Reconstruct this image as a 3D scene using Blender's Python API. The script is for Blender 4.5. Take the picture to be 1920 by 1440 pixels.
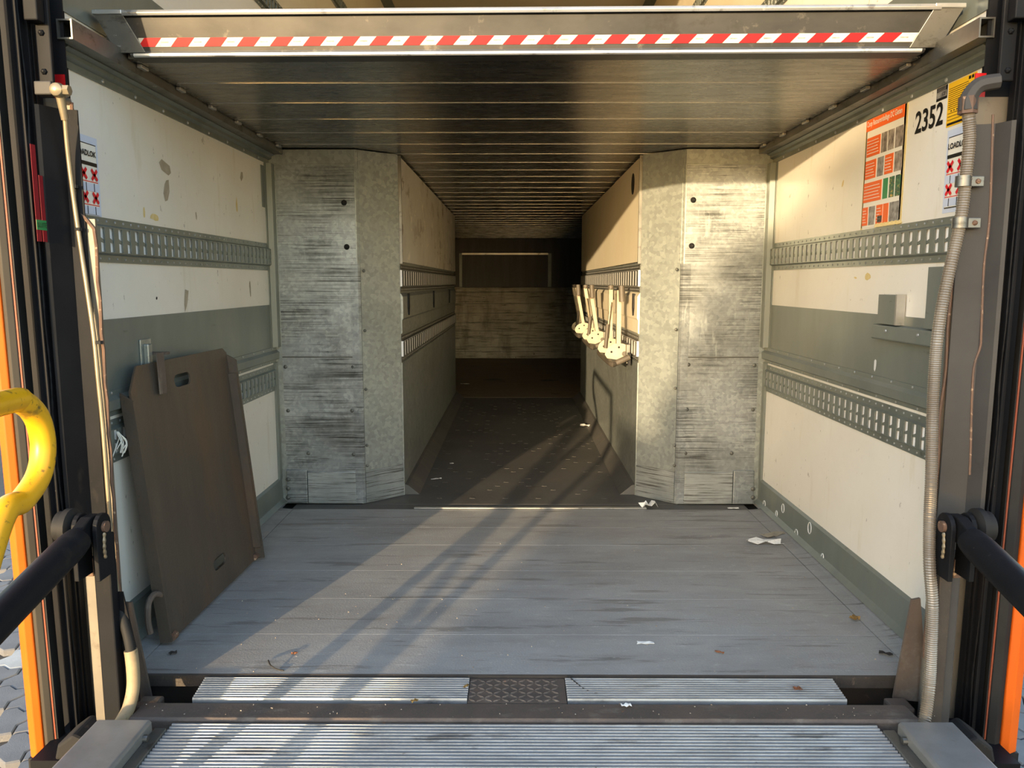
import bpy, bmesh, math, random
from mathutils import Vector, Matrix
random.seed(7)
for o in list(bpy.data.objects): bpy.data.objects.remove(o)
scene = bpy.context.scene
COL = scene.collection
R = math.radians

# ---------------------------------------------------------------- camera
# world: X across the trailer, Y into the trailer (camera stands at Y=0), Z=0 is the trailer floor
FPX = 1442.0
CAMP = Vector((-0.02, 0.0, 1.10)); PITCH = R(7.5); YAW = R(0.3)
cd = bpy.data.cameras.new('camera'); cam = bpy.data.objects.new('camera', cd); COL.objects.link(cam)
cd.sensor_fit = 'HORIZONTAL'; cd.sensor_width = 36.0; cd.lens = FPX / 1920 * 36
cd.clip_start = 0.02; cd.clip_end = 200
cam.location = CAMP; cam.rotation_euler = (R(90) - PITCH, 0, YAW)
scene.camera = cam

# ---------------------------------------------------------------- world, sun, exposure
SUN = Vector((0.356, 1.0, -0.104)).normalized()
w = bpy.data.worlds.new('world'); scene.world = w; w.use_nodes = True
nt = w.node_tree; nt.nodes.clear()
sky = nt.nodes.new('ShaderNodeTexSky'); sky.sky_type = 'NISHITA'; sky.sun_disc = False
sky.sun_elevation = R(12); sky.sun_rotation = math.atan2(-SUN.x, -SUN.y)
sky.air_density = 1.0; sky.dust_density = 0.7; sky.ozone_density = 0.75
bg = nt.nodes.new('ShaderNodeBackground'); bg.inputs['Strength'].default_value = 0.55
wo = nt.nodes.new('ShaderNodeOutputWorld')
nt.links.new(sky.outputs[0], bg.inputs[0]); nt.links.new(bg.outputs[0], wo.inputs[0])
sl = bpy.data.lights.new('sun', 'SUN'); so = bpy.data.objects.new('sun', sl); COL.objects.link(so)
sl.energy = 7.4; sl.color = (1.0, 0.74, 0.43); sl.angle = R(0.6)
so.rotation_euler = SUN.to_track_quat('-Z', 'Y').to_euler(); so.location = (-6, -14, 5)
vs = scene.view_settings
vs.view_transform = 'Standard'; vs.look = 'None'; vs.gamma = 1.0; vs.exposure = 0.42; vs.use_curve_mapping = False

# ---------------------------------------------------------------- helpers
_F = Vector((-math.sin(YAW) * math.cos(PITCH), math.cos(YAW) * math.cos(PITCH), -math.sin(PITCH)))
_R = Vector((math.cos(YAW), math.sin(YAW), 0)); _U = _R.cross(_F)
def at(px, py, axis, v):
    """point where the ray through photo pixel (px,py) meets the plane axis=v"""
    d = _F * FPX + _R * (px - 960) + _U * (720 - py)
    t = (v - CAMP[axis]) / d[axis]
    return CAMP + d * t

def srgb(r, g, b):
    f = lambda c: (c / 255 / 12.92) if c / 255 <= 0.04045 else ((c / 255 + 0.055) / 1.055) ** 2.4
    return (f(r), f(g), f(b), 1.0)

def tag(o, label=None, cat=None, group=None, kind=None):
    if label: o['label'] = label
    if cat: o['category'] = cat
    if group: o['group'] = group
    if kind: o['kind'] = kind
    return o

def thing(name, label, cat, loc=(0, 0, 0), group=None, kind=None):
    o = bpy.data.objects.new(name, None); COL.objects.link(o); o.location = loc; o.empty_display_size = 0.05
    return tag(o, label, cat, group, kind)

class MB:
    def __init__(s): s.v = []; s.f = []
    def poly(s, pts, flip=False):
        n = len(s.v); s.v += [tuple(p) for p in pts]
        idx = list(range(n, n + len(pts))); s.f.append(idx[::-1] if flip else idx); return s
    def hexa(s, p):
        n = len(s.v); s.v += [tuple(q) for q in p]
        for q in ((3, 2, 1, 0), (4, 5, 6, 7), (0, 1, 5, 4), (1, 2, 6, 5), (2, 3, 7, 6), (3, 0, 4, 7)):
            s.f.append([n + i for i in q])
        return s
    def box(s, x0, x1, y0, y1, z0, z1):
        x0, x1 = min(x0, x1), max(x0, x1); y0, y1 = min(y0, y1), max(y0, y1); z0, z1 = min(z0, z1), max(z0, z1)
        return s.hexa([(x0, y0, z0), (x1, y0, z0), (x1, y1, z0), (x0, y1, z0), (x0, y0, z1), (x1, y0, z1), (x1, y1, z1), (x0, y1, z1)])
    def prism(s, pts, axis, a0, a1):
        """extrude a 2-D outline along an axis; outline coords are the two other axes in order"""
        def mk(p, a):
            q = list(p); q.insert(axis, a); return tuple(q)
        n = len(s.v); k = len(pts)
        s.v += [mk(p, a0) for p in pts] + [mk(p, a1) for p in pts]
        s.f.append(list(range(n, n + k))[::-1]); s.f.append(list(range(n + k, n + 2 * k)))
        for i in range(k):
            j = (i + 1) % k; s.f.append([n + i, n + j, n + k + j, n + k + i])
        return s
    def lean(s, dx, z0, z1):
        s.v = [(x + dx * (z - z0) / (z1 - z0), y, z) for x, y, z in s.v]; return s
    def tube(s, path, r, n=10, caps=True):
        path = [Vector(p) for p in path]; m = len(path); base = len(s.v)
        rs = r if isinstance(r, (list, tuple)) else [r] * m
        t0 = (path[1] - path[0]).normalized()
        nrm = t0.cross(Vector((0, 0, 1)))
        if nrm.length < 1e-3: nrm = t0.cross(Vector((1, 0, 0)))
        nrm.normalize()
        for i, p in enumerate(path):
            if i == 0: t = path[1] - path[0]
            elif i == m - 1: t = path[-1] - path[-2]
            else: t = (path[i + 1] - path[i]).normalized() + (path[i] - path[i - 1]).normalized()
            t.normalize(); nrm = (nrm - t * nrm.dot(t)).normalized(); b = t.cross(nrm)
            for k in range(n):
                a = 2 * math.pi * k / n
                s.v.append(tuple(p + (nrm * math.cos(a) + b * math.sin(a)) * rs[i]))
        for i in range(m - 1):
            for k in range(n):
                a = base + i * n + k; b_ = base + i * n + (k + 1) % n
                s.f.append([a, b_, b_ + n, a + n])
        if caps:
            s.f.append([base + k for k in range(n)][::-1]); s.f.append([base + (m - 1) * n + k for k in range(n)])
        return s
    def cyl(s, p0, p1, r, n=14, r2=None): return s.tube([p0, p1], [r, r if r2 is None else r2], n)
    def dome(s, c, nrm, r, h, n=8):
        c = Vector(c); nrm = Vector(nrm).normalized()
        return s.tube([c, c + nrm * h * 0.55, c + nrm * h], [r, r * 0.85, r * 0.3], n)
    def mesh(s, name, smooth=False):
        me = bpy.data.meshes.new(name); me.from_pydata(s.v, [], s.f); me.validate()
        bm = bmesh.new(); bm.from_mesh(me); bmesh.ops.recalc_face_normals(bm, faces=bm.faces); bm.to_mesh(me); bm.free()
        if smooth:
            me.polygons.foreach_set('use_smooth', [True] * len(me.polygons)); me.set_sharp_from_angle(angle=R(38))
        return me
    def build(s, name, mat, parent=None, smooth=False, bevel=0, local=False, label=None):
        me = s.mesh(name, smooth); return link(name, me, mat, parent, bevel, local, label)

def link(name, me, mat, parent=None, bevel=0, local=False, label=None):
    o = bpy.data.objects.new(name, me); COL.objects.link(o)
    if mat and not me.materials: me.materials.append(mat)
    if parent is not None:
        o.parent = parent
        if not local:
            p = parent; off = Vector((0, 0, 0))
            while p is not None: off += p.location if p.type == 'EMPTY' else Vector((0, 0, 0)); p = p.parent
            if parent.type == 'EMPTY': o.matrix_parent_inverse = Matrix.Translation(-off)
    if bevel:
        b = o.modifiers.new('bevel', 'BEVEL'); b.width = bevel; b.segments = 2; b.limit_method = 'ANGLE'; b.angle_limit = R(40)
    if label: o['label'] = label
    return o

def smooth_path(pts, n=8):
    pts = [Vector(p) for p in pts]; P = [pts[0]] + pts + [pts[-1]]; out = []
    for i in range(1, len(P) - 2):
        a, b, c, d = P[i - 1], P[i], P[i + 1], P[i + 2]
        for k in range(n):
            t = k / n
            out.append(0.5 * ((2 * b) + (c - a) * t + (2 * a - 5 * b + 4 * c - d) * t * t + (3 * b - a - 3 * c + d) * t ** 3))
    out.append(pts[-1]); return out

# ---------------------------------------------------------------- materials
def mat(name, a, b=None, scale=6, stretch=(1, 1, 1), rough=0.5, metal=0.0, layers=(), bump=0.0, bscale=60, bstretch=(1, 1, 1), spangle=None, rvar=0.0, spec=0.5):
    m = bpy.data.materials.new(name); m.use_nodes = True; N = m.node_tree.nodes; L = m.node_tree.links
    bs = N['Principled BSDF']; bs.inputs['Roughness'].default_value = rough; bs.inputs['Metallic'].default_value = metal; bs.inputs['Specular IOR Level'].default_value = spec
    tc = N.new('ShaderNodeTexCoord')
    def noise(sc, st, detail=5, rgh=0.6, kind='noise'):
        mp = N.new('ShaderNodeMapping'); mp.inputs['Scale'].default_value = st; L.new(tc.outputs['Object'], mp.inputs[0])
        if kind == 'vor':
            t = N.new('ShaderNodeTexVoronoi'); t.inputs['Scale'].default_value = sc; L.new(mp.outputs[0], t.inputs['Vector'])
            sp = N.new('ShaderNodeSeparateColor'); L.new(t.outputs['Color'], sp.inputs[0]); return sp.outputs[0]
        t = N.new('ShaderNodeTexNoise'); t.inputs['Scale'].default_value = sc; t.inputs['Detail'].default_value = detail
        t.inputs['Roughness'].default_value = rgh; L.new(mp.outputs[0], t.inputs['Vector']); return t.outputs[0]
    def rng(x, lo, hi, o0=0.0, o1=1.0):
        r = N.new('ShaderNodeMapRange'); r.inputs[1].default_value = lo; r.inputs[2].default_value = hi
        r.inputs[3].default_value = o0; r.inputs[4].default_value = o1; L.new(x, r.inputs[0]); return r.outputs[0]
    def mix(f, x, y):
        mx = N.new('ShaderNodeMix'); mx.data_type = 'RGBA'; L.new(f, mx.inputs[0])
        for i, q in ((6, x), (7, y)):
            if isinstance(q, tuple): mx.inputs[i].default_value = q
            else: L.new(q, mx.inputs[i])
        return mx.outputs[2]
    b = b or a
    base = mix(rng(noise(scale, stretch), 0.3, 0.7), a, b)
    if spangle:
        sc, lo, hi, amt = spangle
        v = noise(sc, (1, 1, 1), kind='vor')
        f1 = rng(v, 0, 1, 0, amt)
        base = mix(f1, mix(f1, base, lo), hi)
    for ly in layers:   # (scale, stretch, lo, hi, colour, strength)
        fac = rng(noise(ly[0], ly[1], 6, 0.65), ly[2], ly[3], 0, ly[5])
        if len(ly) > 6:     # patchy mask (scale, stretch, lo, hi)
            mu = N.new('ShaderNodeMath'); mu.operation = 'MULTIPLY'; L.new(fac, mu.inputs[0])
            L.new(rng(noise(ly[6][0], ly[6][1], 4, 0.55), ly[6][2], ly[6][3]), mu.inputs[1]); fac = mu.outputs[0]
        base = mix(fac, base, ly[4])
    L.new(base, bs.inputs['Base Color'])
    if rvar:
        L.new(rng(noise(scale * 2.3, stretch), 0.3, 0.7, rough - rvar, rough + rvar), bs.inputs['Roughness'])
    if bump:
        bn = N.new('ShaderNodeBump'); bn.inputs['Strength'].default_value = bump; bn.inputs['Distance'].default_value = 0.004
        L.new(noise(bscale, bstretch), bn.inputs['Height']); L.new(bn.outputs[0], bs.inputs['Normal'])
    return m

g = lambda v: srgb(v, v, v)
M = {}
M['white'] = mat('white_panel', srgb(226, 222, 213), srgb(216, 211, 200), 2.2, rough=0.42, layers=[
    (38, (1, 1, 0.5), 0.665, 0.70, srgb(130, 122, 108), 0.7), (3.0, (1, 4, 0.6), 0.58, 0.75, srgb(196, 184, 158), 0.55),
    (9, (1, 1, 1.4), 0.70, 0.72, srgb(150, 140, 120), 0.6)])
M['white_dirty'] = mat('white_panel_peeling', srgb(206, 203, 194), srgb(190, 185, 172), 2.5, rough=0.5, layers=[
    (5, (1, .8, 1.2), 0.56, 0.59, srgb(112, 96, 74), 0.85, (1.5, (1, 1, 1), 0.4, 0.55)), (9, (1, .7, 1.0), 0.60, 0.64, srgb(226, 220, 206), 0.9),
    (3, (1, 1, 1), 0.5, 0.8, srgb(150, 138, 112), 0.6)])
M['cream'] = mat('cream_panel', srgb(214, 205, 184), srgb(204, 194, 170), 2.2, rough=0.45, layers=[(5, (1, 3, .4), 0.6, 0.8, srgb(170, 155, 125), 0.4)])
M['band'] = mat('grey_green_band', srgb(118, 124, 118), srgb(104, 110, 106), 5, (1, 1, .3), rough=0.42, metal=0.25, layers=[
    (14, (1, 0.5, 3), 0.66, 0.72, srgb(70, 72, 66), 0.6), (3, (1, 1, .3), 0.5, 0.75, srgb(136, 134, 118), 0.45)])
M['rail'] = mat('galvanised_rail', srgb(128, 134, 128), srgb(108, 114, 108), 9, rough=0.42, metal=0.45, layers=[(20, (1, 1, 1), 0.62, 0.7, srgb(82, 82, 72), 0.6)])
M['rail_dark'] = mat('dark_galvanised_rail', srgb(92, 93, 88), srgb(76, 77, 73), 9, rough=0.45, metal=0.4)
M['bright'] = mat('bright_zinc', g(240), g(226), 20, rough=0.4, metal=0.0)
SCR = [(1.8, (1, 1, 1.6), 0.45, 0.70, srgb(112, 115, 115), 0.8), (1.6, (1, 1, 85), 0.44, 0.60, srgb(60, 61, 59), 0.9, (2.2, (1.6, 1, 2.2), 0.44, 0.62)),
       (3.5, (1, 1, 46), 0.52, 0.60, srgb(44, 44, 42), 0.8, (3.0, (1.2, 1, 3.5), 0.50, 0.64)), (4, (1, 1, 30), 0.58, 0.66, srgb(208, 212, 211), 0.7, (3.1, (1, 1, 1.4), 0.46, 0.6)),
       (9, (2, 2, .3), 0.60, 0.70, srgb(196, 202, 202), 0.6, (2.7, (1, 1, 1), 0.5, 0.62))]
M['galv'] = mat('galvanised_scratched', srgb(160, 166, 168), srgb(132, 139, 142), 4, rough=0.40, metal=0.7, spangle=(70, srgb(130, 137, 139), srgb(190, 196, 197), 0.6), layers=SCR, rvar=0.08, bump=0.03, bscale=5, bstretch=(1, 1, 20))
M['galv2'] = mat('galvanised_spangled', srgb(152, 158, 155), srgb(136, 142, 139), 4, rough=0.40, metal=0.6, spangle=(62, srgb(128, 134, 131), srgb(184, 190, 185), 0.6), rvar=0.06, layers=[(3, (1, 1, 1), 0.5, 0.8, srgb(120, 122, 118), 0.5), (60, (1, 1, 1), 0.66, 0.72, srgb(205, 208, 200), 0.5)])
M['galv_kick'] = mat('galvanised_kick', srgb(166, 170, 168), srgb(132, 138, 138), 6, rough=0.45, metal=0.5, layers=[(4, (1, 1, 44), 0.52, 0.6, srgb(66, 64, 58), 0.85), (4, (1, 1, 4), 0.6, 0.7, srgb(110, 84, 60), 0.5)])
M['floor'] = mat('worn_plank', srgb(164, 163, 160), srgb(146, 145, 143), 3, (1, 2.2, 1), rough=0.55, metal=0.05, bump=0.3, bscale=150, layers=[
    (4, (.6, 4, 1), 0.56, 0.70, srgb(122, 117, 110), 0.6), (2.0, (.9, 9, 1), 0.575, 0.62, srgb(98, 93, 87), 0.6),
    (5, (.8, 5, 1), 0.62, 0.72, srgb(200, 199, 196), 0.5), (90, (1, 1, 1), 0.70, 0.76, srgb(200, 198, 194), 0.55),
    (1.7, (1, 1, 1), 0.55, 0.8, srgb(132, 120, 110), 0.6), (1.1, (1, 2.5, 1), 0.5, 0.75, srgb(112, 108, 103), 0.5), (3.2, (.7, 12, 1), 0.60, 0.64, srgb(80, 76, 71), 0.65, (1.3, (1, 1, 1), 0.5, 0.6)), (34, (.8, 2, 1), 0.60, 0.68, srgb(196, 194, 190), 0.45), (240, (1, 1, 1), 0.35, 0.65, srgb(120, 117, 113), 0.35)], rvar=0.1)
M['floor_dark'] = mat('dark_floor_plate', srgb(94, 92, 88), srgb(76, 75, 73), 2.4, rough=0.55, metal=0.1, bump=0.2, bscale=45, layers=[
    (4, (1, 1.5, 1), 0.55, 0.75, srgb(112, 103, 90), 0.6), (8, (1, 4, 1), 0.6, 0.7, srgb(50, 48, 46), 0.7)])
M['lug'] = mat('worn_lug', srgb(92, 89, 84), srgb(78, 76, 72), 14, rough=0.5, metal=0.2)
M['floor_brown'] = mat('brown_floor_plate', srgb(132, 117, 94), srgb(112, 100, 82), 2.4, (1, 3, 1), rough=0.55, layers=[(1.2, (1, 1.5, 1), 0.62, 0.66, srgb(36, 33, 30), 0.85), (6, (.5, 5, 1), 0.6, 0.7, srgb(130, 116, 94), 0.5)])
M['deck'] = mat('deck_underside', srgb(126, 125, 121), srgb(106, 105, 101), 3, (1, 5, 1), rough=0.27, metal=0.85, bump=0.05, bscale=7, bstretch=(1, 12, 1), layers=[
    (3, (.7, 14, 1), 0.55, 0.68, srgb(66, 64, 60), 0.6), (12, (1, 1.2, 1), 0.665, 0.69, srgb(64, 60, 54), 0.6), (2, (1, 2, 1), 0.55, 0.8, srgb(88, 85, 78), 0.5)], rvar=0.05)
M['bead'] = mat('bright_bead', srgb(226, 228, 230), rough=0.3, metal=0.9)
M['alu'] = mat('aluminium', srgb(190, 190, 188), srgb(170, 170, 166), 8, rough=0.34, metal=0.75, layers=[(16, (1, 1, 1), 0.6, 0.66, srgb(104, 102, 94), 0.6), (30, (1, 1, 1), 0.66, 0.7, srgb(226, 226, 222), 0.6)])
M['alu_dull'] = mat('dull_aluminium', srgb(128, 127, 122), srgb(106, 106, 103), 7, (1, 1, 1), rough=0.42, metal=0.8, layers=[(12, (1, 1, 2), 0.56, 0.64, srgb(82, 80, 74), 0.75), (26, (1, 1, 1), 0.66, 0.70, srgb(206, 204, 196), 0.6)])
M['ribbed'] = mat('ribbed_aluminium', srgb(176, 178, 180), srgb(146, 147, 148), 7, (1, 3, 1), rough=0.36, metal=0.5, layers=[(6, (.6, 3, 1), 0.58, 0.66, srgb(88, 86, 84), 0.7), (40, (1, 1, 1), 0.68, 0.72, srgb(84, 76, 66), 0.6)])
M['boxgrey'] = mat('box_grey', srgb(142, 141, 138), srgb(118, 116, 112), 6, rough=0.45, metal=0.35, layers=[(5, (1, 1, 1), 0.58, 0.7, srgb(96, 88, 78), 0.6), (30, (1, 1, 1), 0.67, 0.71, srgb(70, 64, 58), 0.6)])
M['rust'] = mat('rusty_steel', srgb(100, 86, 76), srgb(82, 73, 66), 8, rough=0.7, metal=0.1, bump=0.35, bscale=120, layers=[(9, (1, 2, 1), 0.55, 0.68, srgb(122, 112, 100), 0.7), (26, (1, 1, 1), 0.66, 0.72, srgb(142, 92, 56), 0.6)])
M['greasy'] = mat('greasy_brown_steel', srgb(66, 58, 51), srgb(50, 45, 41), 14, rough=0.6, bump=0.4, bscale=90, layers=[(50, (1, 1, .6), 0.64, 0.70, srgb(104, 90, 74), 0.6)])
M['rust_edge'] = mat('rust_edge', srgb(104, 78, 62), srgb(84, 66, 55), 14, rough=0.7, layers=[(40, (1, 1, 1), 0.6, 0.66, srgb(190, 160, 130), 0.7)], bump=0.3, bscale=150)
M['plate'] = mat('brown_steel_plate', srgb(88, 78, 68), srgb(74, 67, 60), 5, (1, 3, .6), rough=0.52, metal=0.25, bump=0.25, bscale=140, layers=[
    (3.0, (1, 2.2, .7), 0.50, 0.72, srgb(104, 80, 58), 0.7), (60, (1, 1, 1), 0.60, 0.70, srgb(116, 74, 52), 0.5, (2.5, (1, 1, 1), 0.5, 0.62)), (70, (1, 1, .5), 0.60, 0.70, srgb(58, 52, 47), 0.5), (20, (1, 3, .4), 0.64, 0.72, srgb(104, 98, 90), 0.45)])
M['black'] = mat('black_paint', srgb(26, 27, 30), srgb(19, 20, 23), 6, rough=0.55, spec=0.12, layers=[(12, (1, 1, .4), 0.62, 0.7, srgb(40, 38, 36), 0.6), (70, (1, 1, .5), 0.71, 0.75, srgb(110, 108, 102), 0.5)], bump=0.1, bscale=40)
M['charcoal'] = mat('charcoal_plate', srgb(70, 69, 68), srgb(58, 57, 57), 4, rough=0.55, spec=0.2, layers=[(5, (1, 1, .8), 0.62, 0.7, srgb(44, 44, 44), 0.6), (40, (1, 1, 1), 0.71, 0.75, srgb(110, 106, 100), 0.5)])
M['flange'] = mat('tan_grey_flange', srgb(120, 112, 98), srgb(100, 94, 84), 6, rough=0.5, metal=0.15, layers=[(14, (1, 1, 1), 0.6, 0.68, srgb(80, 70, 58), 0.6)])
M['rubber'] = mat('black_rubber', srgb(40, 40, 40), srgb(30, 30, 30), 8, rough=0.65, spec=0.2)
M['greyrubber'] = mat('dusty_rubber', srgb(70, 66, 58), srgb(54, 51, 46), 6, (1, 1, .3), rough=0.7, spec=0.2)
M['orange_dull'] = mat('dull_orange', srgb(128, 58, 30), srgb(110, 50, 28), 8, rough=0.6)
M['orange'] = mat('orange_paint', srgb(214, 98, 26), srgb(206, 90, 22), 4, rough=0.42, spec=0.3, layers=[(18, (1, 1, .5), 0.70, 0.74, srgb(110, 80, 60), 0.7)])
M['yellow'] = mat('yellow_paint', srgb(208, 158, 18), srgb(194, 142, 14), 6, rough=0.38, layers=[(14, (1, 1, 1), 0.57, 0.66, srgb(104, 88, 34), 0.7), (50, (1, 1, 1), 0.60, 0.66, srgb(70, 60, 30), 0.7)])
M['steel'] = mat('worn_steel', srgb(150, 144, 134), srgb(118, 112, 104), 16, rough=0.35, metal=0.7)
M['brass'] = mat('dull_brass', srgb(150, 138, 114), srgb(126, 114, 94), 16, rough=0.35, metal=0.5)
M['hose'] = mat('flexible_metal_hose', srgb(164, 154, 138), srgb(140, 128, 112), 7, rough=0.36, metal=0.55, layers=[(6, (1, 1, .5), 0.55, 0.7, srgb(128, 98, 80), 0.5)])
M['tanhose'] = mat('tan_hose', srgb(150, 134, 104), srgb(128, 114, 90), 20, rough=0.6, layers=[(60, (1, 1, 1), 0.62, 0.68, srgb(90, 76, 56), 0.5)])
M['arm'] = mat('cream_painted_steel', srgb(178, 168, 146), srgb(158, 146, 122), 12, rough=0.45, layers=[(24, (1, 1, .6), 0.62, 0.66, srgb(132, 90, 62), 0.75)])
M['grip'] = mat('grey_grip', srgb(92, 84, 72), srgb(76, 70, 62), 10, rough=0.55)
M['dark'] = mat('dark_void', srgb(26, 24, 22), srgb(18, 17, 16), 10, rough=0.85, layers=[(24, (1, 1, 1), 0.62, 0.68, srgb(66, 54, 44), 0.6)])
M['darkpanel'] = mat('dark_door_panel', srgb(74, 74, 74), srgb(58, 58, 58), 4, (3, 1, .3), rough=0.5, metal=0.2)
M['backwall'] = mat('worn_bulkhead', srgb(176, 170, 152), srgb(136, 130, 114), 3, rough=0.48, metal=0.2, layers=[
    (5, (.6, 1, 9), 0.53, 0.64, srgb(66, 60, 50), 0.85), (2, (2.5, 1, .7), 0.52, 0.7, srgb(92, 84, 70), 0.75), (20, (1, 1, 6), 0.62, 0.68, srgb(206, 198, 176), 0.5), (14, (1, 1, 1), 0.66, 0.7, srgb(40, 36, 30), 0.8)])
M['paver'] = mat('grey_paver', srgb(112, 112, 114), srgb(96, 96, 98), 8, rough=0.85, bump=0.4, bscale=160, layers=[(50, (1, 1, 1), 0.66, 0.72, srgb(140, 138, 134), 0.6)])
M['paver_white'] = mat('white_painted_paver', srgb(176, 176, 174), srgb(152, 152, 150), 8, rough=0.8, bump=0.3, bscale=160)
M['ground'] = mat('joint_sand', srgb(74, 70, 66), srgb(60, 57, 54), 8, rough=0.95)
M['paper'] = mat('paper', srgb(236, 235, 230), srgb(226, 225, 220), 20, rough=0.8)
M['paper_print'] = mat('paper_print', srgb(236, 235, 230), srgb(226, 225, 220), 20, rough=0.8, layers=[(150, (1, .35, 1), 0.6, 0.64, srgb(120, 120, 122), 0.7)])
M['leaf'] = mat('dry_leaf', srgb(150, 118, 52), srgb(110, 78, 40), 40, rough=0.7)
M['leaf_red'] = mat('brown_leaf', srgb(134, 84, 52), srgb(104, 62, 42), 40, rough=0.7)
M['scrap'] = mat('dark_scrap', srgb(44, 40, 37), srgb(34, 32, 30), 40, rough=0.7)
M['red'] = mat('red_tape', srgb(182, 14, 22), srgb(164, 12, 20), 12, rough=0.4, layers=[(50, (1, 1, 1), 0.68, 0.72, srgb(90, 20, 20), 0.7)])
M['red_faded'] = mat('faded_red_film', srgb(134, 26, 36), srgb(112, 24, 34), 14, rough=0.55, spec=0.2)
M['tape_white'] = mat('white_tape', srgb(196, 192, 180), srgb(176, 170, 156), 16, rough=0.45, layers=[(50, (1, 1, 1), 0.66, 0.7, srgb(110, 104, 92), 0.6)])
M['pr_orange'] = mat('printed_orange', srgb(232, 104, 42), rough=0.5)
M['pr_white'] = mat('printed_white', srgb(230, 226, 214), rough=0.5)
M['pr_black'] = mat('printed_black', srgb(16, 16, 17), rough=0.5)
M['pr_yellow'] = mat('printed_yellow', srgb(232, 180, 32), rough=0.5)
M['pr_red'] = mat('printed_red', srgb(214, 26, 38), rough=0.5)
M['pr_blue'] = mat('printed_pale_blue', srgb(198, 206, 224), rough=0.5)
M['pr_green'] = mat('printed_green', srgb(30, 124, 70), rough=0.5)
M['pr_grey'] = mat('printed_grey', srgb(168, 164, 158), srgb(84, 80, 76), 50, rough=0.5)
M['pr_photo'] = mat('printed_photo', srgb(186, 172, 156), srgb(60, 48, 40), 60, (1, 1, .6), rough=0.5)
M['pr_photo2'] = mat('printed_photo_green', srgb(60, 120, 80), srgb(40, 50, 44), 130, (1, .6, 1), rough=0.5, layers=[(140, (1, .5, 1), 0.58, 0.62, srgb(220, 180, 90), 0.8)])
M['stain'] = mat('tape_residue', srgb(168, 158, 140), srgb(150, 140, 122), 40, rough=0.6)
M['stain_y'] = mat('yellow_glue_stain', srgb(206, 182, 112), srgb(214, 196, 150), 60, rough=0.6)
M['grit'] = mat('grit', srgb(176, 166, 150), srgb(110, 92, 74), 30, rough=0.8)
M['chalk'] = mat('chalk', srgb(206, 208, 208), rough=0.9)
M['foliage'] = mat('foliage', srgb(60, 84, 40), srgb(44, 66, 30), 6, rough=0.7)
M['bark'] = mat('bark', srgb(84, 70, 58), rough=0.9)

WX = 1.20        # inner half width
SILL = 2.05      # rear edge of the trailer floor
PIL = 3.75       # front of the wheel housings
DZ = 1.73        # underside of the loading deck
BACK = 11.25
ROOF = 3.60

# ================================================================= STRUCTURE
ground = MB().box(-14, 14, -16, 22, -1.05, -0.935).build('ground', M['ground'])
tag(ground, 'paved yard under and around the trailer', 'ground', kind='structure')
def paver_mesh(nm, m):
    a, b, k, z0, z1, q = 0.082, 0.098, 0.018, 0.0, 0.037, 0.006
    o = []
    def ring(d, z):
        A, B = a - d, b - d
        xs = [(-A, -B), (-A * .35, -B + k), (A * .35, -B - k), (A, -B), (A - k, -B * .35), (A + k, B * .35), (A, B), (A * .35, B - k), (-A * .35, B + k), (-A, B), (-A + k, B * .35), (-A - k, -B * .35)]
        return [(x, y, z) for x, y in xs]
    r0, r1, r2 = ring(0.002, z0), ring(0.002, z1 - q), ring(0.008, z1)
    mb = MB(); mb.v = r0 + r1 + r2; n = 12
    for i in range(n):
        j = (i + 1) % n
        mb.f += [[i, j, n + j, n + i], [n + i, n + j, 2 * n + j, 2 * n + i]]
    mb.f.append(list(range(2 * n, 3 * n)))
    me = mb.mesh(nm); me.materials.append(m); return me
pm, pmw = paver_mesh('paver', M['paver']), paver_mesh('paver_white', M['paver_white'])
cnt = 0
for (x0, x1, y0, y1) in ((-4.35, -1.75, 2.7, 6.3), (1.85, 2.75, 2.7, 4.1)):
    nx = int((x1 - x0) / 0.166); ny = int((y1 - y0) / 0.198)
    for j in range(ny):
        for i in range(nx):
            x = x0 + i * 0.166; y = y0 + j * 0.198
            if x < 0:
                px_lim = -(y * 0.70) - 0.12     # keep the ones the view past the trailer side can reach
                if x < px_lim or x > -(y * 0.565) + 0.25: continue
            else:
                if x < y * 0.60: continue
            white = x < 0 and abs(y - (3.88 + (x + 2.5) * -0.12)) < 0.1
            o = link('paver', pmw if white else pm, None, ground, local=True)
            o.location = (x, y, -0.935 + random.uniform(-.002, .002)); o.rotation_euler = (random.uniform(-.006, .006), random.uniform(-.006, .006), 0)
            cnt += 1

# floor: dark sub-frame with planks, plates and trims as parts
floor = MB().box(-WX, WX, SILL + 0.02, BACK, -0.12, -0.028).build('floor', M['dark'])
tag(floor, 'worn grey plank floor of the trailer', 'floor', kind='structure')
py = [2.05, 2.301, 2.577, 2.844, 3.136, 3.372, 3.654]
for i in range(6):
    mb = MB(); y0, y1 = py[i] + 0.0007, py[i + 1] - 0.0007
    mb.prism([(y0, -0.028), (y1, -0.028), (y1, -0.0006), (y1 - .0006, 0), (y0 + .0006, 0), (y0, -0.0006)], 0, -1.11, 1.11)
    mb.build('plank', M['floor'], floor)
for s, nm in ((-1, 'left'), (1, 'right')):
    MB().prism([(s * 1.113, -0.028), (s * WX, -0.028), (s * WX, 0.012), (s * 1.16, 0.004), (s * 1.113, 0.0)], 1, SILL + .002, 3.654).build('edge_trim', M['floor'], floor)
MB().box(-1.12, 1.12, 3.656, 3.745, -0.028, -0.002).build('threshold_plate', M['floor_dark'], floor)
MB().prism([(3.66, 0), (3.69, 0), (3.69, 0.004), (3.66, 0.006)], 0, -0.52, 0.62).build('threshold_strip', M['alu'], floor)
MB().box(-0.79, 0.79, 3.745, 7.36, -0.028, -0.001).build('tread_plate', M['floor_dark'], floor)
mb = MB()
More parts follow.
